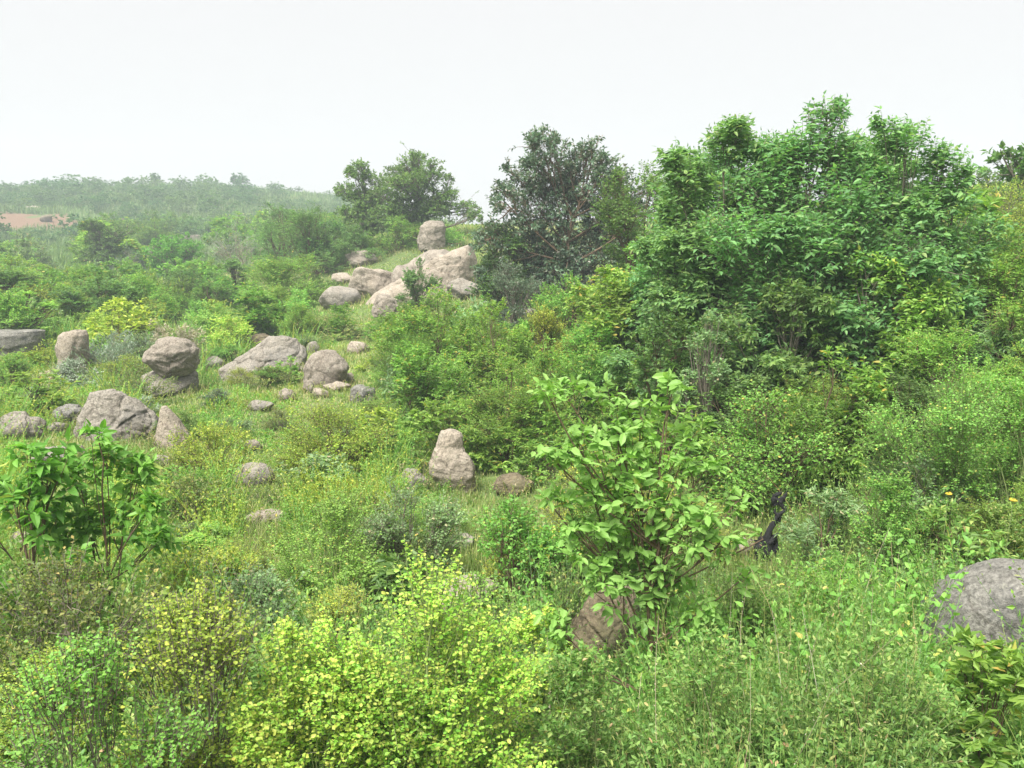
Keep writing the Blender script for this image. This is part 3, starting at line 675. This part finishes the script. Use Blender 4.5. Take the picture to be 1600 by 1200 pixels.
S('yellow flowering bush between slab boulder and pillar boulder', 82, 26, 530, 55, 'yellow', 48, maxl=5000)
S('light green domed bush above the dark flat topped slab', 70, 33, 492, 100, 'freshshrub', 49, maxl=9000)
S('wide green bush behind the grey green spiky bush', 190, 34, 462, 110, 'midshrub', 50, maxl=12000)
S('dry tan bush at the left foot of the pillar boulder', 82, 22, 575, 34, 'straw', 51, maxl=2500)
# ---------------------------------------------------------------- shrubs of the clearing
S('round yellow flecked shrub right of the shark fin boulder', 322, 11.9, 664, 132, 'yellow', 60, maxl=22000)
S('long yellow green shrub below the wedge boulder', 520, 12.4, 628, 190, 'yellow', 61, maxl=26000)
S('fresh green shrub at the right end of the long yellow one', 598, 13, 636, 110, 'freshshrub', 62, leaf='yellow', maxl=16000)
S('blue green low shrub left of the upright cream boulder', 490, 11, 705, 130, 'midshrub', 63, leaf='pale', maxl=14000)
S('olive shrub under the mushroom boulder slab', 228, 18.4, 585, 90, 'olive', 64, maxl=10000)
S('speckled shrub at the foot of the ridge shaped boulder', 415, 19.6, 572, 90, 'olive', 65, maxl=10000)
S('small lime shrub touching the right of the ridge shaped boulder', 452, 20, 556, 46, 'freshshrub', 66, maxl=4000)
S('pale grassy shrub on the slope above the wedge boulder', 520, 27, 488, 130, 'pale', 67, leaf='grass', maxl=10000)
S('thin dark stalked bush up the slope below the bedrock dome', 487, 30, 478, 40, 'straw', 68, leaf='olive', maxl=2500)
S('yellow shrub right of the round dome rock, small and low', 470, 12.5, 690, 80, 'yellow', 69, maxl=7000)
S('pale yellow green twiggy shrub right of the left sapling', 292, 9.4, 745, 130, 'yellow', 70, leaf='olive', maxl=20000)
S('thin sprig bush on the ridge bedrock', 607, 36, 418, 24, 'pale', 71, leaf='mid', maxl=900)
S('dark bush with reaching sprays in front of the steep rock face', 655, 30, 404, 70, 'darkshrub', 72, maxl=7000)
# ---------------------------------------------------------------- large shrubs in the middle
S('large green shrub left of the middle, top reaching the ridge bedrock', 672, 18, 452, 165, 'midshrub', 80, maxl=28000)
S('large green shrub above the upright cream boulder, left one', 655, 14.5, 535, 165, 'midshrub', 81, leaf='mid', maxl=28000)
S('large feathery green shrub right of the upright cream boulder', 790, 12.6, 560, 205, 'fern', 82, leaf='mid', maxl=30000)
S('dense green shrub low behind the broad leaved sapling, right of the feathery one', 872, 11.6, 640, 130, 'midshrub', 150, maxl=20000)
S('green shrub drooping over the brown shadowed rock', 775, 12.3, 655, 110, 'midshrub', 151, maxl=14000)
S('green shrub with rusty tips behind the feathery one', 770, 16, 470, 150, 'midshrub', 83, maxl=24000)
S('yellowing shrub with a pale pointed top below the vine hung tree', 882, 19, 430, 90, 'yellow', 84, leaf='fresh', maxl=14000)
S('yellow flecked shrub behind the feathery shrub, right of its top', 850, 17, 478, 100, 'yellow', 85, maxl=14000)
S('pale blue green bush at the foot of the vine hung tree', 805, 23, 408, 90, 'pale', 86, leaf='greydark', maxl=10000)
S('leafy green shrub with hand like sprays left of the slim upright tree', 960, 15, 420, 150, 'tall', 87, leaf='mid', maxl=12000)
S('yellow tipped shrub against the vine hung tree, left of the slim tree', 985, 17, 382, 70, 'freshshrub', 88, maxl=8000)
S('small pale leaved bush in front of the dark hollow under the trees', 1102, 10.6, 490, 84, 'pale', 89, maxl=7000)
S('dark shrub under the slim upright tree', 1040, 12, 470, 170, 'darkshrub', 90, maxl=26000)
S('dark shrub under the tallest tree', 1215, 11.3, 440, 200, 'tall', 91, leaf='dark', maxl=16000)
S('leafy green shrub right of the tallest tree at mid height', 1350, 11.6, 400, 190, 'tall', 92, leaf='mid', maxl=16000)
S('wide light green shrub of fine leaves at the right edge, the brightest there', 1545, 13, 398, 180, 'fern', 93, leaf='fresh', maxl=30000)
S('olive yellow shrub below the domed tree at the right edge', 1545, 18, 285, 170, 'olive', 94, leaf='yellow', maxl=26000)
S('shrub with arching sprays left of the wide light green one', 1430, 12, 470, 130, 'fern', 95, leaf='mid', maxl=18000)
S('green shrub with orange specks in front of the dark hollow', 1300, 9.6, 548, 160, 'midshrub', 96, maxl=28000)
S('yellow green small leaved shrub spread below the dark hollow', 1200, 9.3, 612, 230, 'yellow', 97, leaf='fresh', maxl=30000)
S('tall pale lime shrub at the right with forked brown stems', 1490, 7.8, 562, 215, 'bright', 98, leaf='fresh', dens=1.7, maxl=26000)
S('pale lime shrub cut by the right edge of the picture', 1605, 7.6, 590, 100, 'bright', 99, leaf='fresh', dens=1.7, maxl=12000)
S('small bright leaved bush with orange flowers beside it', 1392, 6.9, 735, 120, 'bright', 100, dens=2., maxl=9000, leaf='fresh')
S('grey green feathery bush right of the charred stump', 1300, 7.6, 765, 120, 'fern', 101, leaf='pale', maxl=20000)
S('dark green leafy bush left of the big granite boulder', 1500, 6.8, 790, 190, 'midshrub', 102, leaf='herb', maxl=20000)
S('olive bush above the big granite boulder at the right edge', 1590, 7.0, 790, 110, 'spray', 103, maxl=12000)
# ---------------------------------------------------------------- foreground
plant('sapling', 'broad leaved light green sapling standing alone in the middle foreground', 1025, 4.9, 588, 350, 'bigleaf', 110, part='sapling', trunk=.016, dens=2.3, depth=.8,
  blobs=[(.12, .88, .15), (.06, .74, .26), (-.35, .82, .22), (-.72, .86, .18), (-.88, .88, .14), (-.62, .74, .24), (-.3, .74, .26), (-.1, .80, .2), (-.5, .62, .3), (.0, .45, .3), (-.4, .4, .25), (.4, .66, .22), (-.1, .62, .34), (.25, .55, .3), (.55, .5, .22), (.72, .58, .14), (.9, .5, .1), (.85, .40, .14), (-.85, .6, .14), (-.9, .74, .12), (-.25, .45, .3), (-.75, .28, .2), (-.8, .2, .16), (.15, .35, .25), (.2, .12, .16), (.4, .3, .2), (-.55, .52, .25)])
plant('sapling', 'large leaved vivid green sapling at the left edge, forked brown stem', 145, 5.8, 662, 205, 'leftsap', 111, part='sapling', trunk=.014,
  blobs=[(.1, .92, .16), (.0, .80, .28), (.45, .76, .28), (-.4, .74, .3), (.85, .66, .2), (.25, .6, .3), (-.2, .58, .3), (.7, .48, .3), (-.6, .52, .3), (-.9, .6, .2)])
plant('sapling', 'second vivid green sapling, cut by the left edge of the picture', 22, 5.7, 690, 150, 'leftsap', 112, part='sapling', trunk=.012)
S('big lime green bush in the middle of the bottom edge, brightest in the picture', 650, 3.7, 885, 400, 'bright', 120, maxl=60000, dens=3)
S('lime green bush left of the big one at the bottom edge', 450, 3.6, 985, 260, 'bright', 121, maxl=40000, leaf='bright')
S('twiggy yellowing bush with grey stems at the bottom left', 300, 3.7, 935, 300, 'twiggy', 122, maxl=60000, dens=1.8, leaf='yellow')
S('sparse twiggy bush in the bottom left corner', 90, 3.4, 1000, 300, 'twiggy', 123, leaf='fresh', maxl=50000, dens=1.6)
S('grey green scrubby bush at the left edge under the saplings', 90, 5.0, 865, 280, 'olive', 124, maxl=26000, dens=2.2)
S('olive bush of fine leaves right of the left saplings', 290, 6.4, 850, 200, 'olive', 125, leaf='yellow', maxl=20000)
S('upright yellow green bush in the middle left foreground', 505, 6.8, 768, 190, 'bright', 126, leaf='fresh', maxl=24000, dens=2.)
S('grey green small leaved bush with dark gaps, left of the sapling', 640, 7.6, 762, 170, 'olive', 127, leaf='pale', maxl=24000, dens=2.4)
S('dark bush in the gap above the big lime green bush', 630, 6.0, 862, 110, 'darkshrub', 128, leaf='dark', maxl=8000)
S('yellow green bush left of the broad leaved sapling', 810, 6.8, 782, 190, 'yellow', 129, leaf='fresh', maxl=26000)
S('scrambling green bush behind the broad leaved sapling', 940, 7.0, 770, 190, 'spray', 130, leaf='mid', maxl=20000)
S('soft green bush right of the mossy rock', 1170, 5.6, 890, 230, 'spray', 131, maxl=20000)
S('weedy green bush in front of the charred stump', 1290, 5.8, 890, 190, 'spray', 132, leaf='mid', maxl=18000)
S('dark leafy bush in the bottom right corner below the granite boulder', 1585, 4.3, 1000, 170, 'midshrub', 133, leaf='mid', maxl=12000)
S('thin twiggy bush spread over the pale grey rock behind the big lime green bush', 742, 5.4, 892, 130, 'twiggy', 138, maxl=9000, dens=1.2, leaf='fresh')
S('small lime bush at the edge of the mossy rock', 850, 4.8, 950, 110, 'bright', 134, maxl=5000)
S('tangled weed bush at the bottom edge, right of centre', 1150, 3.9, 990, 300, 'spray', 135, leaf='herb', maxl=22000)
S('tangled weed bush at the bottom edge, far right', 1400, 4.0, 985, 280, 'spray', 136, leaf='herb', maxl=22000)
S('tangled weed bush at the bottom edge, just right of the big lime green one', 935, 3.8, 1010, 220, 'spray', 137, leaf='herb', maxl=16000)

# ---------------------------------------------------------------- charred stump
def stump():
    r_ = hit(1198, 876); base = spot(1198, r_); base[2] -= .02
    rng = np.random.default_rng(4)
    def pt(px, py, dy=0): 
        p = ray(px, py)*r_; return np.array([p[0]-base[0], p[1]-base[1]+dy, p[2]-base[2]])
    paths = [([(1196, 900), (1198, 850), (1204, 825), (1214, 808), (1228, 796)], [.04, .038, .022, .015, .010], 0),
             ([(1190, 905), (1186, 858), (1183, 846), (1180, 843)], [.04, .035, .02, .006], -.06),
             ([(1206, 905), (1212, 862), (1214, 850), (1210, 838)], [.04, .032, .022, .006], .05),
             ([(1200, 895), (1196, 852), (1198, 842)], [.05, .05, .012], .08),
             ([(1202, 848), (1208, 838), (1216, 832), (1217, 826)], [.02, .014, .009, .003], -.02),
             ([(1193, 850), (1188, 838), (1191, 830)], [.018, .011, .003], .02),
             ([(1216, 806), (1210, 800), (1212, 794)], [.012, .008, .003], .0),
             ([(1207, 822), (1218, 815), (1222, 803), (1226, 801)], [.014, .013, .010, .004], .02),
             ([(1228, 796), (1222, 790), (1216, 784), (1226, 776), (1230, 768)], [.010, .014, .022, .016, .004], 0),
             ([(1212, 790), (1210, 781), (1213, 774), (1222, 770)], [.018, .024, .02, .006], .01)]
    VV, QQ, off = [], [], 0
    for pp, rr, dy in paths:
        P = np.array([pt(a, b, dy) for a, b in pp]); t = np.linspace(0, 1, 16)
        s = np.linspace(0, 1, len(P)); P2 = np.stack([np.interp(t, s, P[:, i]) for i in range(3)], 1); r2 = np.interp(t, s, rr)*1.3
        P2[1:-1] = (P2[:-2]+P2[1:-1]+P2[2:])/3
        V, Q = tubes(P2[None], r2[None], 10)
        V = V+unit(V-np.repeat(P2, 10, 0))*(fbm(V*45, 3, 3)*.6)[:, None]*np.repeat(r2, 10)[:, None]
        VV.append(V); QQ.append(Q+off); off += len(V)
    o = link('charred_stump', mesh('charred_stump', np.concatenate(VV), None, np.concatenate(QQ), BM['char'], True))
    o.location = base
    tag(o, 'charred black broken stump with one leaning limb among green weeds', 'stump')
stump(); ROCKS.append((1170, 765, 1240, 866, 8.4))
def flower(px, py, r):
    b = spot(px, r); t = ray(px, py)*r-b; rng = np.random.default_rng(int(px))
    P = np.array([[[0, 0, -.02], [t[0]*.4+.02, t[1]*.4, t[2]*.5], [t[0], t[1], t[2]]]])
    root = bpy.data.objects.new('wild_flower', None); C.objects.link(root); root.location = b; root.empty_display_size = .05
    V, Q = tubes(P, np.array([[.004, .003, .002]]), 5); link('stem', mesh('stem', V, None, Q, BM['green'], True), root)
    a = np.arange(7)*2*math.pi/7; D = unit(np.stack([np.cos(a), np.sin(a)-.4, .5+0*a], 1)); N_ = unit(np.stack([-np.cos(a), -np.sin(a)-.5, 1+0*a], 1))
    V, T_, Q = leaves(np.repeat(t[None], 7, 0), D, N_, np.full(7, .030)*rng.uniform(.8, 1.1, 7), .6, 'obov')
    link('petals', mesh('petals', V, T_, Q, PETAL), root)
    return root
PETAL = leaf_mat('orange_petal', [(0, (.45, .17, .01)), (1, (.5, .26, .015))], amp=.1)
tag(flower(1482, 773, 6.6), 'small orange wild flower above the dark leafy bush, left one of two', 'flower')
tag(flower(1583, 783, 6.6), 'small orange wild flower near the right edge above the granite boulder', 'flower')
#@@FILL
# ---------------------------------------------------------------- fillers: copies
def in_red(u, tp):
    return any(abs(u[0]-a) < sx*1.15 and u[1] > b-sy*1.3 and tp[1] < b+sy*.5 for a, b, sx, sy, s in RED[:3]+RED[5:])
def blocked(px, top, bot, half, r, strict=True):
    for (x0, y0, x1, y1, rr) in ROCKS:
        if r < rr*1.03 and px+half > x0 and px-half < x1 and top < y1-.34*(y1-y0) and bot > y0: return True
    return False
SRC = {}
for root, kind, Hh, Rr, r in PLANTS: SRC.setdefault((kind, root.children[0].data.materials[0].name if False else ''), []).append((root, Hh, Rr, r))
def sources(pred): return [(root, Hh, Rr, r) for root, kind, Hh, Rr, r in PLANTS if pred(root, kind, Hh, Rr, r)]
def fill(n, box, srcs, size, label, group, seed, name='shrub', jitter=.3, ymin=None, minsep=.6, aspect=(.7, 1.1)):
    """copies over ground seen between the two columns and two distances"""
    rng = np.random.default_rng(seed); x0, x1, r0, r1 = box; pts = []; tries = 0
    while len(pts) < n and tries < n*60:
        tries += 1
        px = rng.uniform(x0, x1); r = math.exp(rng.uniform(math.log(r0), math.log(r1)))
        c = spot(px, r); src, Hh, Rr, sr = srcs[rng.integers(len(srcs))]
        w = rng.uniform(*size); h = w*rng.uniform(*aspect)
        if any(math.hypot(c[0]-q[0], c[1]-q[1]) < minsep*(w+q[2])/2 for q in pts): continue
        tp = project(c+np.array([0, 0, h])); bt = project(c)
        half = w/2*FPX/r
        if r > 60 and in_red(bt, tp): continue
        if blocked(px, tp[1], bt[1], half*.9, r): continue
        if ymin is not None and tp[1] < (ymin(px) if callable(ymin) else ymin): continue
        pts.append((c[0], c[1], w))
        copy_plant(src, c-np.array([0, 0, .03]), rng.uniform(0, 6.28), w/2/Rr, h/Hh, label, group, name)
    return len(pts)
isk = lambda *ks: sources(lambda root, kind, Hh, Rr, r: kind in ks and Rr > .3 and r < 60)
# the scrub between the clearing and the far hill, left
cnt = 0
cnt += fill(28, (-60, 520, 34, 62), isk('midshrub', 'darkshrub'), (2.2, 4.2), 'green shrub in the dense scrub behind the clearing', 'shrubs in the scrub behind the clearing', 1, ymin=lambda x: 395)
cnt += fill(14, (-60, 520, 30, 60), isk('freshshrub', 'yellow'), (1.4, 2.6), 'paler yellow green shrub in the dense scrub behind the clearing', 'pale shrubs in the scrub behind the clearing', 2, ymin=lambda x: 430)
cnt += fill(70, (-80, 560, 62, 118), isk('midshrub', 'darkshrub', 'round'), (3.2, 6.5), 'hazy green bush on the lower flank of the far hill', 'bushes on the lower flank of the far hill', 3, name='bush', ymin=lambda x: 325)
# low shrubs of the clearing
cnt += fill(24, (-20, 600, 26, 46), isk('freshshrub', 'midshrub', 'bright', 'fern'), (1.3, 2.6), 'bright green shrub on the upper edge of the clearing', 'bright shrubs on the upper edge of the clearing', 21, ymin=lambda x: 440 if x < 500 else 470)
cnt += fill(14, (780, 1000, 17, 40), isk('freshshrub', 'midshrub'), (1.3, 2.4), 'fresh green shrub right of the ridge outcrop', 'fresh shrubs right of the ridge outcrop', 22, ymin=lambda x: 400)
cnt += fill(16, (600, 780, 15, 30), isk('freshshrub', 'midshrub', 'yellow'), (1.1, 2.0), 'green shrub on the slope just below the ridge outcrop', 'shrubs below the ridge outcrop', 23, ymin=lambda x: 475)
cnt += fill(46, (-40, 640, 13, 31), isk('yellow', 'olive', 'pale', 'freshshrub', 'yellow'), (.5, 1.7), 'small low shrub in the grass between the boulders', 'small shrubs between the boulders', 4, aspect=(.5, .8))
cnt += fill(30, (60, 680, 8.0, 15), isk('yellow', 'olive', 'spray', 'freshshrub'), (.5, 1.1), 'small scrubby shrub in the grass of the near slope', 'small shrubs on the near slope', 5, aspect=(.5, .8))
# ridge right of the centre
cnt += fill(16, (740, 1060, 19, 34), isk('midshrub', 'darkshrub', 'freshshrub'), (1.6, 2.8), 'green shrub on the slope under the vine hung tree', 'shrubs under the vine hung tree', 6, ymin=lambda x: 395)
cnt += fill(24, (960, 1680, 13.5, 24), isk('darkshrub', 'midshrub', 'tall'), (1.8, 3.0), 'dark green shrub in the thicket round the tall trees', 'shrubs in the thicket round the tall trees', 7, ymin=lambda x: 330, aspect=(.7, 1.1))
cnt += fill(16, (1000, 1680, 9.5, 13), isk('darkshrub', 'midshrub', 'fern'), (1.2, 2.0), 'green shrub at the shaded foot of the tall trees', 'shrubs at the foot of the tall trees', 8, ymin=lambda x: 470)
cnt += fill(18, (1380, 1680, 20, 45), isk('olive', 'midshrub', 'yellow'), (1.8, 3.4), 'olive shrub high on the right hand slope', 'shrubs high on the right slope', 9, ymin=lambda x: 285)
cnt += fill(12, (560, 1000, 12.5, 19), isk('midshrub', 'fern'), (1.3, 2.0), 'green shrub packed among the large ones in the middle', 'shrubs packed in the middle', 10, ymin=lambda x: 470)
cnt += fill(14, (760, 1640, 6.8, 9.5), isk('spray', 'olive', 'fern', 'yellow'), (.7, 1.2), 'weedy low bush between the sapling and the thicket', 'weedy bushes before the thicket', 11, ymin=lambda x: 690, name='bush')
cnt += fill(16, (-40, 900, 4.4, 8), isk('spray', 'olive', 'twiggy'), (.6, 1.0), 'weedy low bush in the left foreground tangle', 'weedy bushes in the left foreground', 12, ymin=lambda x: 860 if x < 300 else 800, name='bush')

# far hill: small bushes of their own light meshes
FARSRC = []
for i in range(7):
    SV, SQ, LV, LT, LQ = plant_geo(900+i, 2.6, 2.0, 'round', minleaf=.30, maxl=700, dens=3)
    me = mesh('distant_bush', np.concatenate([LV, SV]), LT, np.concatenate([LQ, SQ+len(LV)]) if len(LQ) else SQ+len(LV), LM['far' if i % 3 else 'farpale'])
    me.materials.append(BM['grey']); FARSRC.append(me)
rng = np.random.default_rng(77); n = 0; tries = 0; fp = []
while n < 290 and tries < 20000:
    tries += 1
    px = rng.uniform(-40, 620); r = math.sqrt(rng.uniform(105**2, 196**2)); c = spot(px, r)
    u = project(c)
    s = rng.uniform(.4, 1.15)*(1.15 if u[0] < 350 else .9)
    if any(math.hypot(c[0]-q[0], c[1]-q[1]) < 1.45*(s+q[2]) for q in fp): continue
    if u[0] > 380 and u[1] < 330 and rng.random() < .4: continue
    tp = project(c+np.array([0, 0, 2.6*s]))
    if in_red(u, tp) and rng.random() < .93: continue
    fp.append((c[0], c[1], s)); k = rng.integers(7)
    o = link('distant_bush', FARSRC[k]); o.location = c-np.array([0, 0, .1]); o.scale = (s*rng.uniform(.9, 1.5), s*1.1, s*rng.uniform(.7, 1.1)); o.rotation_euler = (0, 0, rng.uniform(0, 6.28))
    tag(o, 'hazy rounded bush scattered over the upper part of the far hill', 'bush', 'bushes over the far hill'); n += 1

# ---------------------------------------------------------------- ground cover (nobody could count it)
def clear_of_rocks(x, y): return np.ones(len(x), bool)
def blades(n, box, hgt, wid, seed, mat, name, label, lean=.5, cluster=6, spreadr=.012):
    rng = np.random.default_rng(seed); x0, x1, r0, r1 = box; m = n//cluster
    px = rng.uniform(x0, x1, m); r = np.exp(rng.uniform(math.log(r0), math.log(r1), m))
    a = np.arctan((px-800)/FPX)
    X = np.repeat(np.sin(a)*r, cluster)+rng.normal(0, 1, m*cluster)*np.repeat(r*spreadr, cluster)
    Y = np.repeat(np.cos(a)*r, cluster)+rng.normal(0, 1, m*cluster)*np.repeat(r*spreadr, cluster)
    ok = redval(X, Y) < .45; X, Y = X[ok], Y[ok]
    rr = np.hypot(X, Y); Z = H(X, Y)-.02
    pn = vnoise(np.stack([X*.5, Y*.5, X*0], 1), 21)
    h = hgt*rng.uniform(.4, 1.1, len(X))*(1+.5*pn)*np.clip((rr/12)**.3, .7, 1.6); w_ = np.maximum(wid, rr*.0009)*rng.uniform(.6, 1.3, len(X))
    th = rng.uniform(0, 6.28, len(X)); d = np.stack([np.cos(th), np.sin(th), th*0], 1); s = np.stack([-d[:, 1], d[:, 0], th*0], 1)
    le = (h*lean*rng.uniform(.1, 1, len(X)))[:, None]; up = np.array([0, 0, 1.]); B = np.stack([X, Y, Z], 1); hh = h[:, None]; ww = w_[:, None]/2
    M1 = B+up*hh*.55+d*le*.3; Tp = B+up*hh*.95+d*le
    V = np.stack([B-s*ww, B+s*ww, M1-s*ww*.8, M1+s*ww*.8, Tp], 1).reshape(-1, 3)
    i = np.arange(len(X))[:, None]*5
    o = link(name, mesh(name, V, i+[2, 3, 4], i+[0, 1, 3, 2], LM[mat]))
    tag(o, label, 'grass', None, 'stuff')
blades(260000, (-150, 760, 8, 62), .115, .006, 1, 'grass', 'grass', 'pale green grass over the clearing and the slope between the boulders', lean=.9)
blades(60000, (-150, 1750, 3, 9), .30, .006, 2, 'grass', 'grass', 'grass showing through the foreground bushes')
blades(70000, (700, 1750, 8, 50), .2, .006, 3, 'grass', 'grass', 'grass under the shrubs of the right slope')
blades(90000, (-100, 700, 62, 200), .7, .02, 4, 'farpale', 'grass', 'hazy rough grass over the far hill')
def herbs(n, box, hgt, L, nleaf, seed, leaf, name, label, spreadx=.25, planar=False, shape='quad', W=.5, patch=None, feet=False):
    rng = np.random.default_rng(seed); x0, x1, r0, r1 = box
    px = rng.uniform(x0, x1, n); r = np.exp(rng.uniform(math.log(r0), math.log(r1), n)); a = np.arctan((px-800)/FPX)
    if patch is not None:
        keep = vnoise(np.stack([np.sin(a)*r*1.1, np.cos(a)*r*1.1, a*0+seed], 1), 50+seed) > patch
        px, r, a = px[keep], r[keep], a[keep]; n = len(a)
    if feet:
        A_, R_ = [], []
        for (x0_, y0_, x1_, y1_, rr_) in ROCKS:
            if rr_ > 60: continue
            hw = (x1_-x0_)/2*rr_/FPX; m_ = int(16+hw*34); c_ = spot((x0_+x1_)/2, rr_+hw*.35)
            th = rng.uniform(math.pi*.85, math.pi*2.15, m_); q_ = rng.uniform(.85, 1.25, m_)
            X_ = c_[0]+np.cos(th)*hw*q_; Y_ = c_[1]+np.sin(th)*hw*.85*q_
            A_.append(np.arctan2(X_, Y_)); R_.append(np.hypot(X_, Y_))
        a = np.concatenate(A_); r = np.concatenate(R_); n = len(a)
    X, Y = np.sin(a)*r, np.cos(a)*r; B = np.stack([X, Y, H(X, Y)-.02], 1)
    pn = vnoise(np.stack([X*.8, Y*.8, X*0], 1), 33)
    h = hgt*rng.uniform(.45, 1.15, n)*(1+.45*pn)
    pxx = 800+FPX*np.tan(a)*1.0
    if not feet:
        for (x0_, y0_, x1_, y1_, rr_) in ROCKS:
            if rr_ < 60:
                hid = (pxx > x0_-8) & (pxx < x1_+8) & (r < rr_*1.02) & (r > rr_*.55); h[hid] *= .38
    Tp = B+np.stack([rng.normal(0, spreadx, n)*h, rng.normal(0, spreadx, n)*h, h], 1)
    M = (B+Tp)/2; M[:, 2] += .12*h; M[:, :2] += rng.normal(0, .1, (n, 2))*h[:, None]
    V1, Q1 = tubes(bez(B, M, Tp, np.linspace(0, 1, 5)[None].repeat(n, 0)), np.linspace(1, .4, 5)[None]*np.maximum(.0022, r*.0003)[:, None], 3)
    V2, T2, Q2 = twig_leaves(rng, B, M, Tp, nleaf, L, W, shape, .2, 0, planar)
    me = mesh(name, np.concatenate([V2, V1]), T2, np.concatenate([Q2, Q1+len(V2)]), LM[leaf])
    o = link(name, me); tag(o, label, 'undergrowth', None, 'stuff')
herbs(9000, (760, 1750, 3.1, 6.2), .60, .042, 13, 1, 'herb', 'undergrowth', 'tangled leafy weeds over the right foreground', shape='ellip', W=.42)
herbs(3200, (-150, 800, 3.1, 6.2), .55, .038, 12, 2, 'herb', 'undergrowth', 'tangled leafy weeds over the left foreground', shape='round', W=.6)
herbs(5200, (-150, 1750, 6.2, 11), .50, .042, 10, 3, 'herb', 'undergrowth', 'leafy weeds over the near slope')
herbs(9000, (-100, 760, 11, 30), .34, .05, 9, 4, 'grass', 'undergrowth', 'low herbs among the grass of the clearing')
herbs(14000, (-120, 640, 9, 33), .68, .055, 10, 21, 'fresh', 'scrub', 'low fresh green scrub in patches between the boulders', patch=.0, spreadx=.35)
herbs(16000, (-120, 640, 8, 33), .6, .04, 11, 22, 'yellow', 'scrub', 'low yellow flecked scrub in patches between the boulders', patch=.0, spreadx=.35, W=.7)
herbs(12000, (-120, 700, 7, 33), .62, .05, 10, 23, 'mid', 'scrub', 'low dark green scrub in patches between the boulders', patch=.05, spreadx=.35)
blades(60000, (-1500, -150, 4, 120), .2, .006, 51, 'grass', 'grass', 'grass on the slope beyond the left edge', lean=.9)
blades(60000, (1750, 3200, 4, 60), .2, .006, 52, 'grass', 'grass', 'grass on the slope beyond the right edge', lean=.9)
herbs(5000, (-1100, -120, 4.5, 40), .7, .06, 10, 53, 'mid', 'scrub', 'green scrub beyond the left edge', spreadx=.35)
herbs(5000, (1700, 2800, 4.5, 40), .7, .06, 10, 54, 'mid', 'scrub', 'green scrub beyond the right edge', spreadx=.35)
herbs(0, (0, 1, 8, 9), .28, .045, 10, 14, 'grass', 'undergrowth', 'grassy weeds growing round the feet of the boulders', feet=True, spreadx=.35)
herbs(2600, (760, 1750, 3.1, 6.4), .72, .062, 9, 7, 'fresh', 'broadleaf_weed', 'patches of broad leaved weeds over the right foreground', shape='ovate', W=.6, patch=.12)
herbs(3800, (760, 1750, 3.1, 7), .66, .022, 16, 8, 'pale', 'feathery_weed', 'patches of pale feathery weeds over the right foreground', patch=.1, W=.4)
herbs(1300, (-150, 760, 3.1, 7), .62, .05, 9, 9, 'mid', 'broadleaf_weed', 'patches of darker leafy weeds over the left foreground', shape='ovate', W=.6, patch=.15)
herbs(70, (760, 1650, 3.2, 6), 1.0, .013, 26, 35, 'straw', 'seeding_weed', 'tall pale seed spikes over the right foreground', spreadx=.12, W=.4)
herbs(350, (760, 1650, 3.1, 6), .85, .03, 14, 5, 'grass', 'seeding_weed', 'pale seeding weed stalks over the right foreground', spreadx=.18, W=.25)
herbs(300, (-100, 760, 3.1, 6), .8, .02, 12, 6, 'grass', 'seeding_weed', 'thin dry stalks over the left foreground', spreadx=.25, W=.4)

# ---------------------------------------------------------------- haze
def haze():
    lo, hi = -14., 34.; s = 268.
    V = np.array([[x, y, z] for x in (-s, s) for y in (-s, s) for z in (lo, hi)])
    Q = [[0, 1, 3, 2], [4, 6, 7, 5], [0, 4, 5, 1], [2, 3, 7, 6], [0, 2, 6, 4], [1, 5, 7, 3]]
    m, t, N, K = newmat('moist_air')
    v = N('ShaderNodeVolumePrincipled'); v.inputs['Color'].default_value = (.82, .94, 1, 1); v.inputs['Density'].default_value = .0019
    v.inputs['Anisotropy'].default_value = .0
    o = N('ShaderNodeOutputMaterial'); K(v.outputs[0], o.inputs['Volume'])
    m.cycles.homogeneous_volume = True
    ob = link('haze', mesh('haze', V, None, Q, m)); tag(ob, 'thin pale moist air over the hills', None, None, 'stuff')
haze()
for root, *_ in PLANTS:
    for k in ('_h', '_r', '_w'):
        if k in root: del root[k]
for o in scn.objects:
    for k in ('_h', '_r', '_w'):
        if k in o: del o[k]
print('FILLERS', cnt, 'FAR', n)
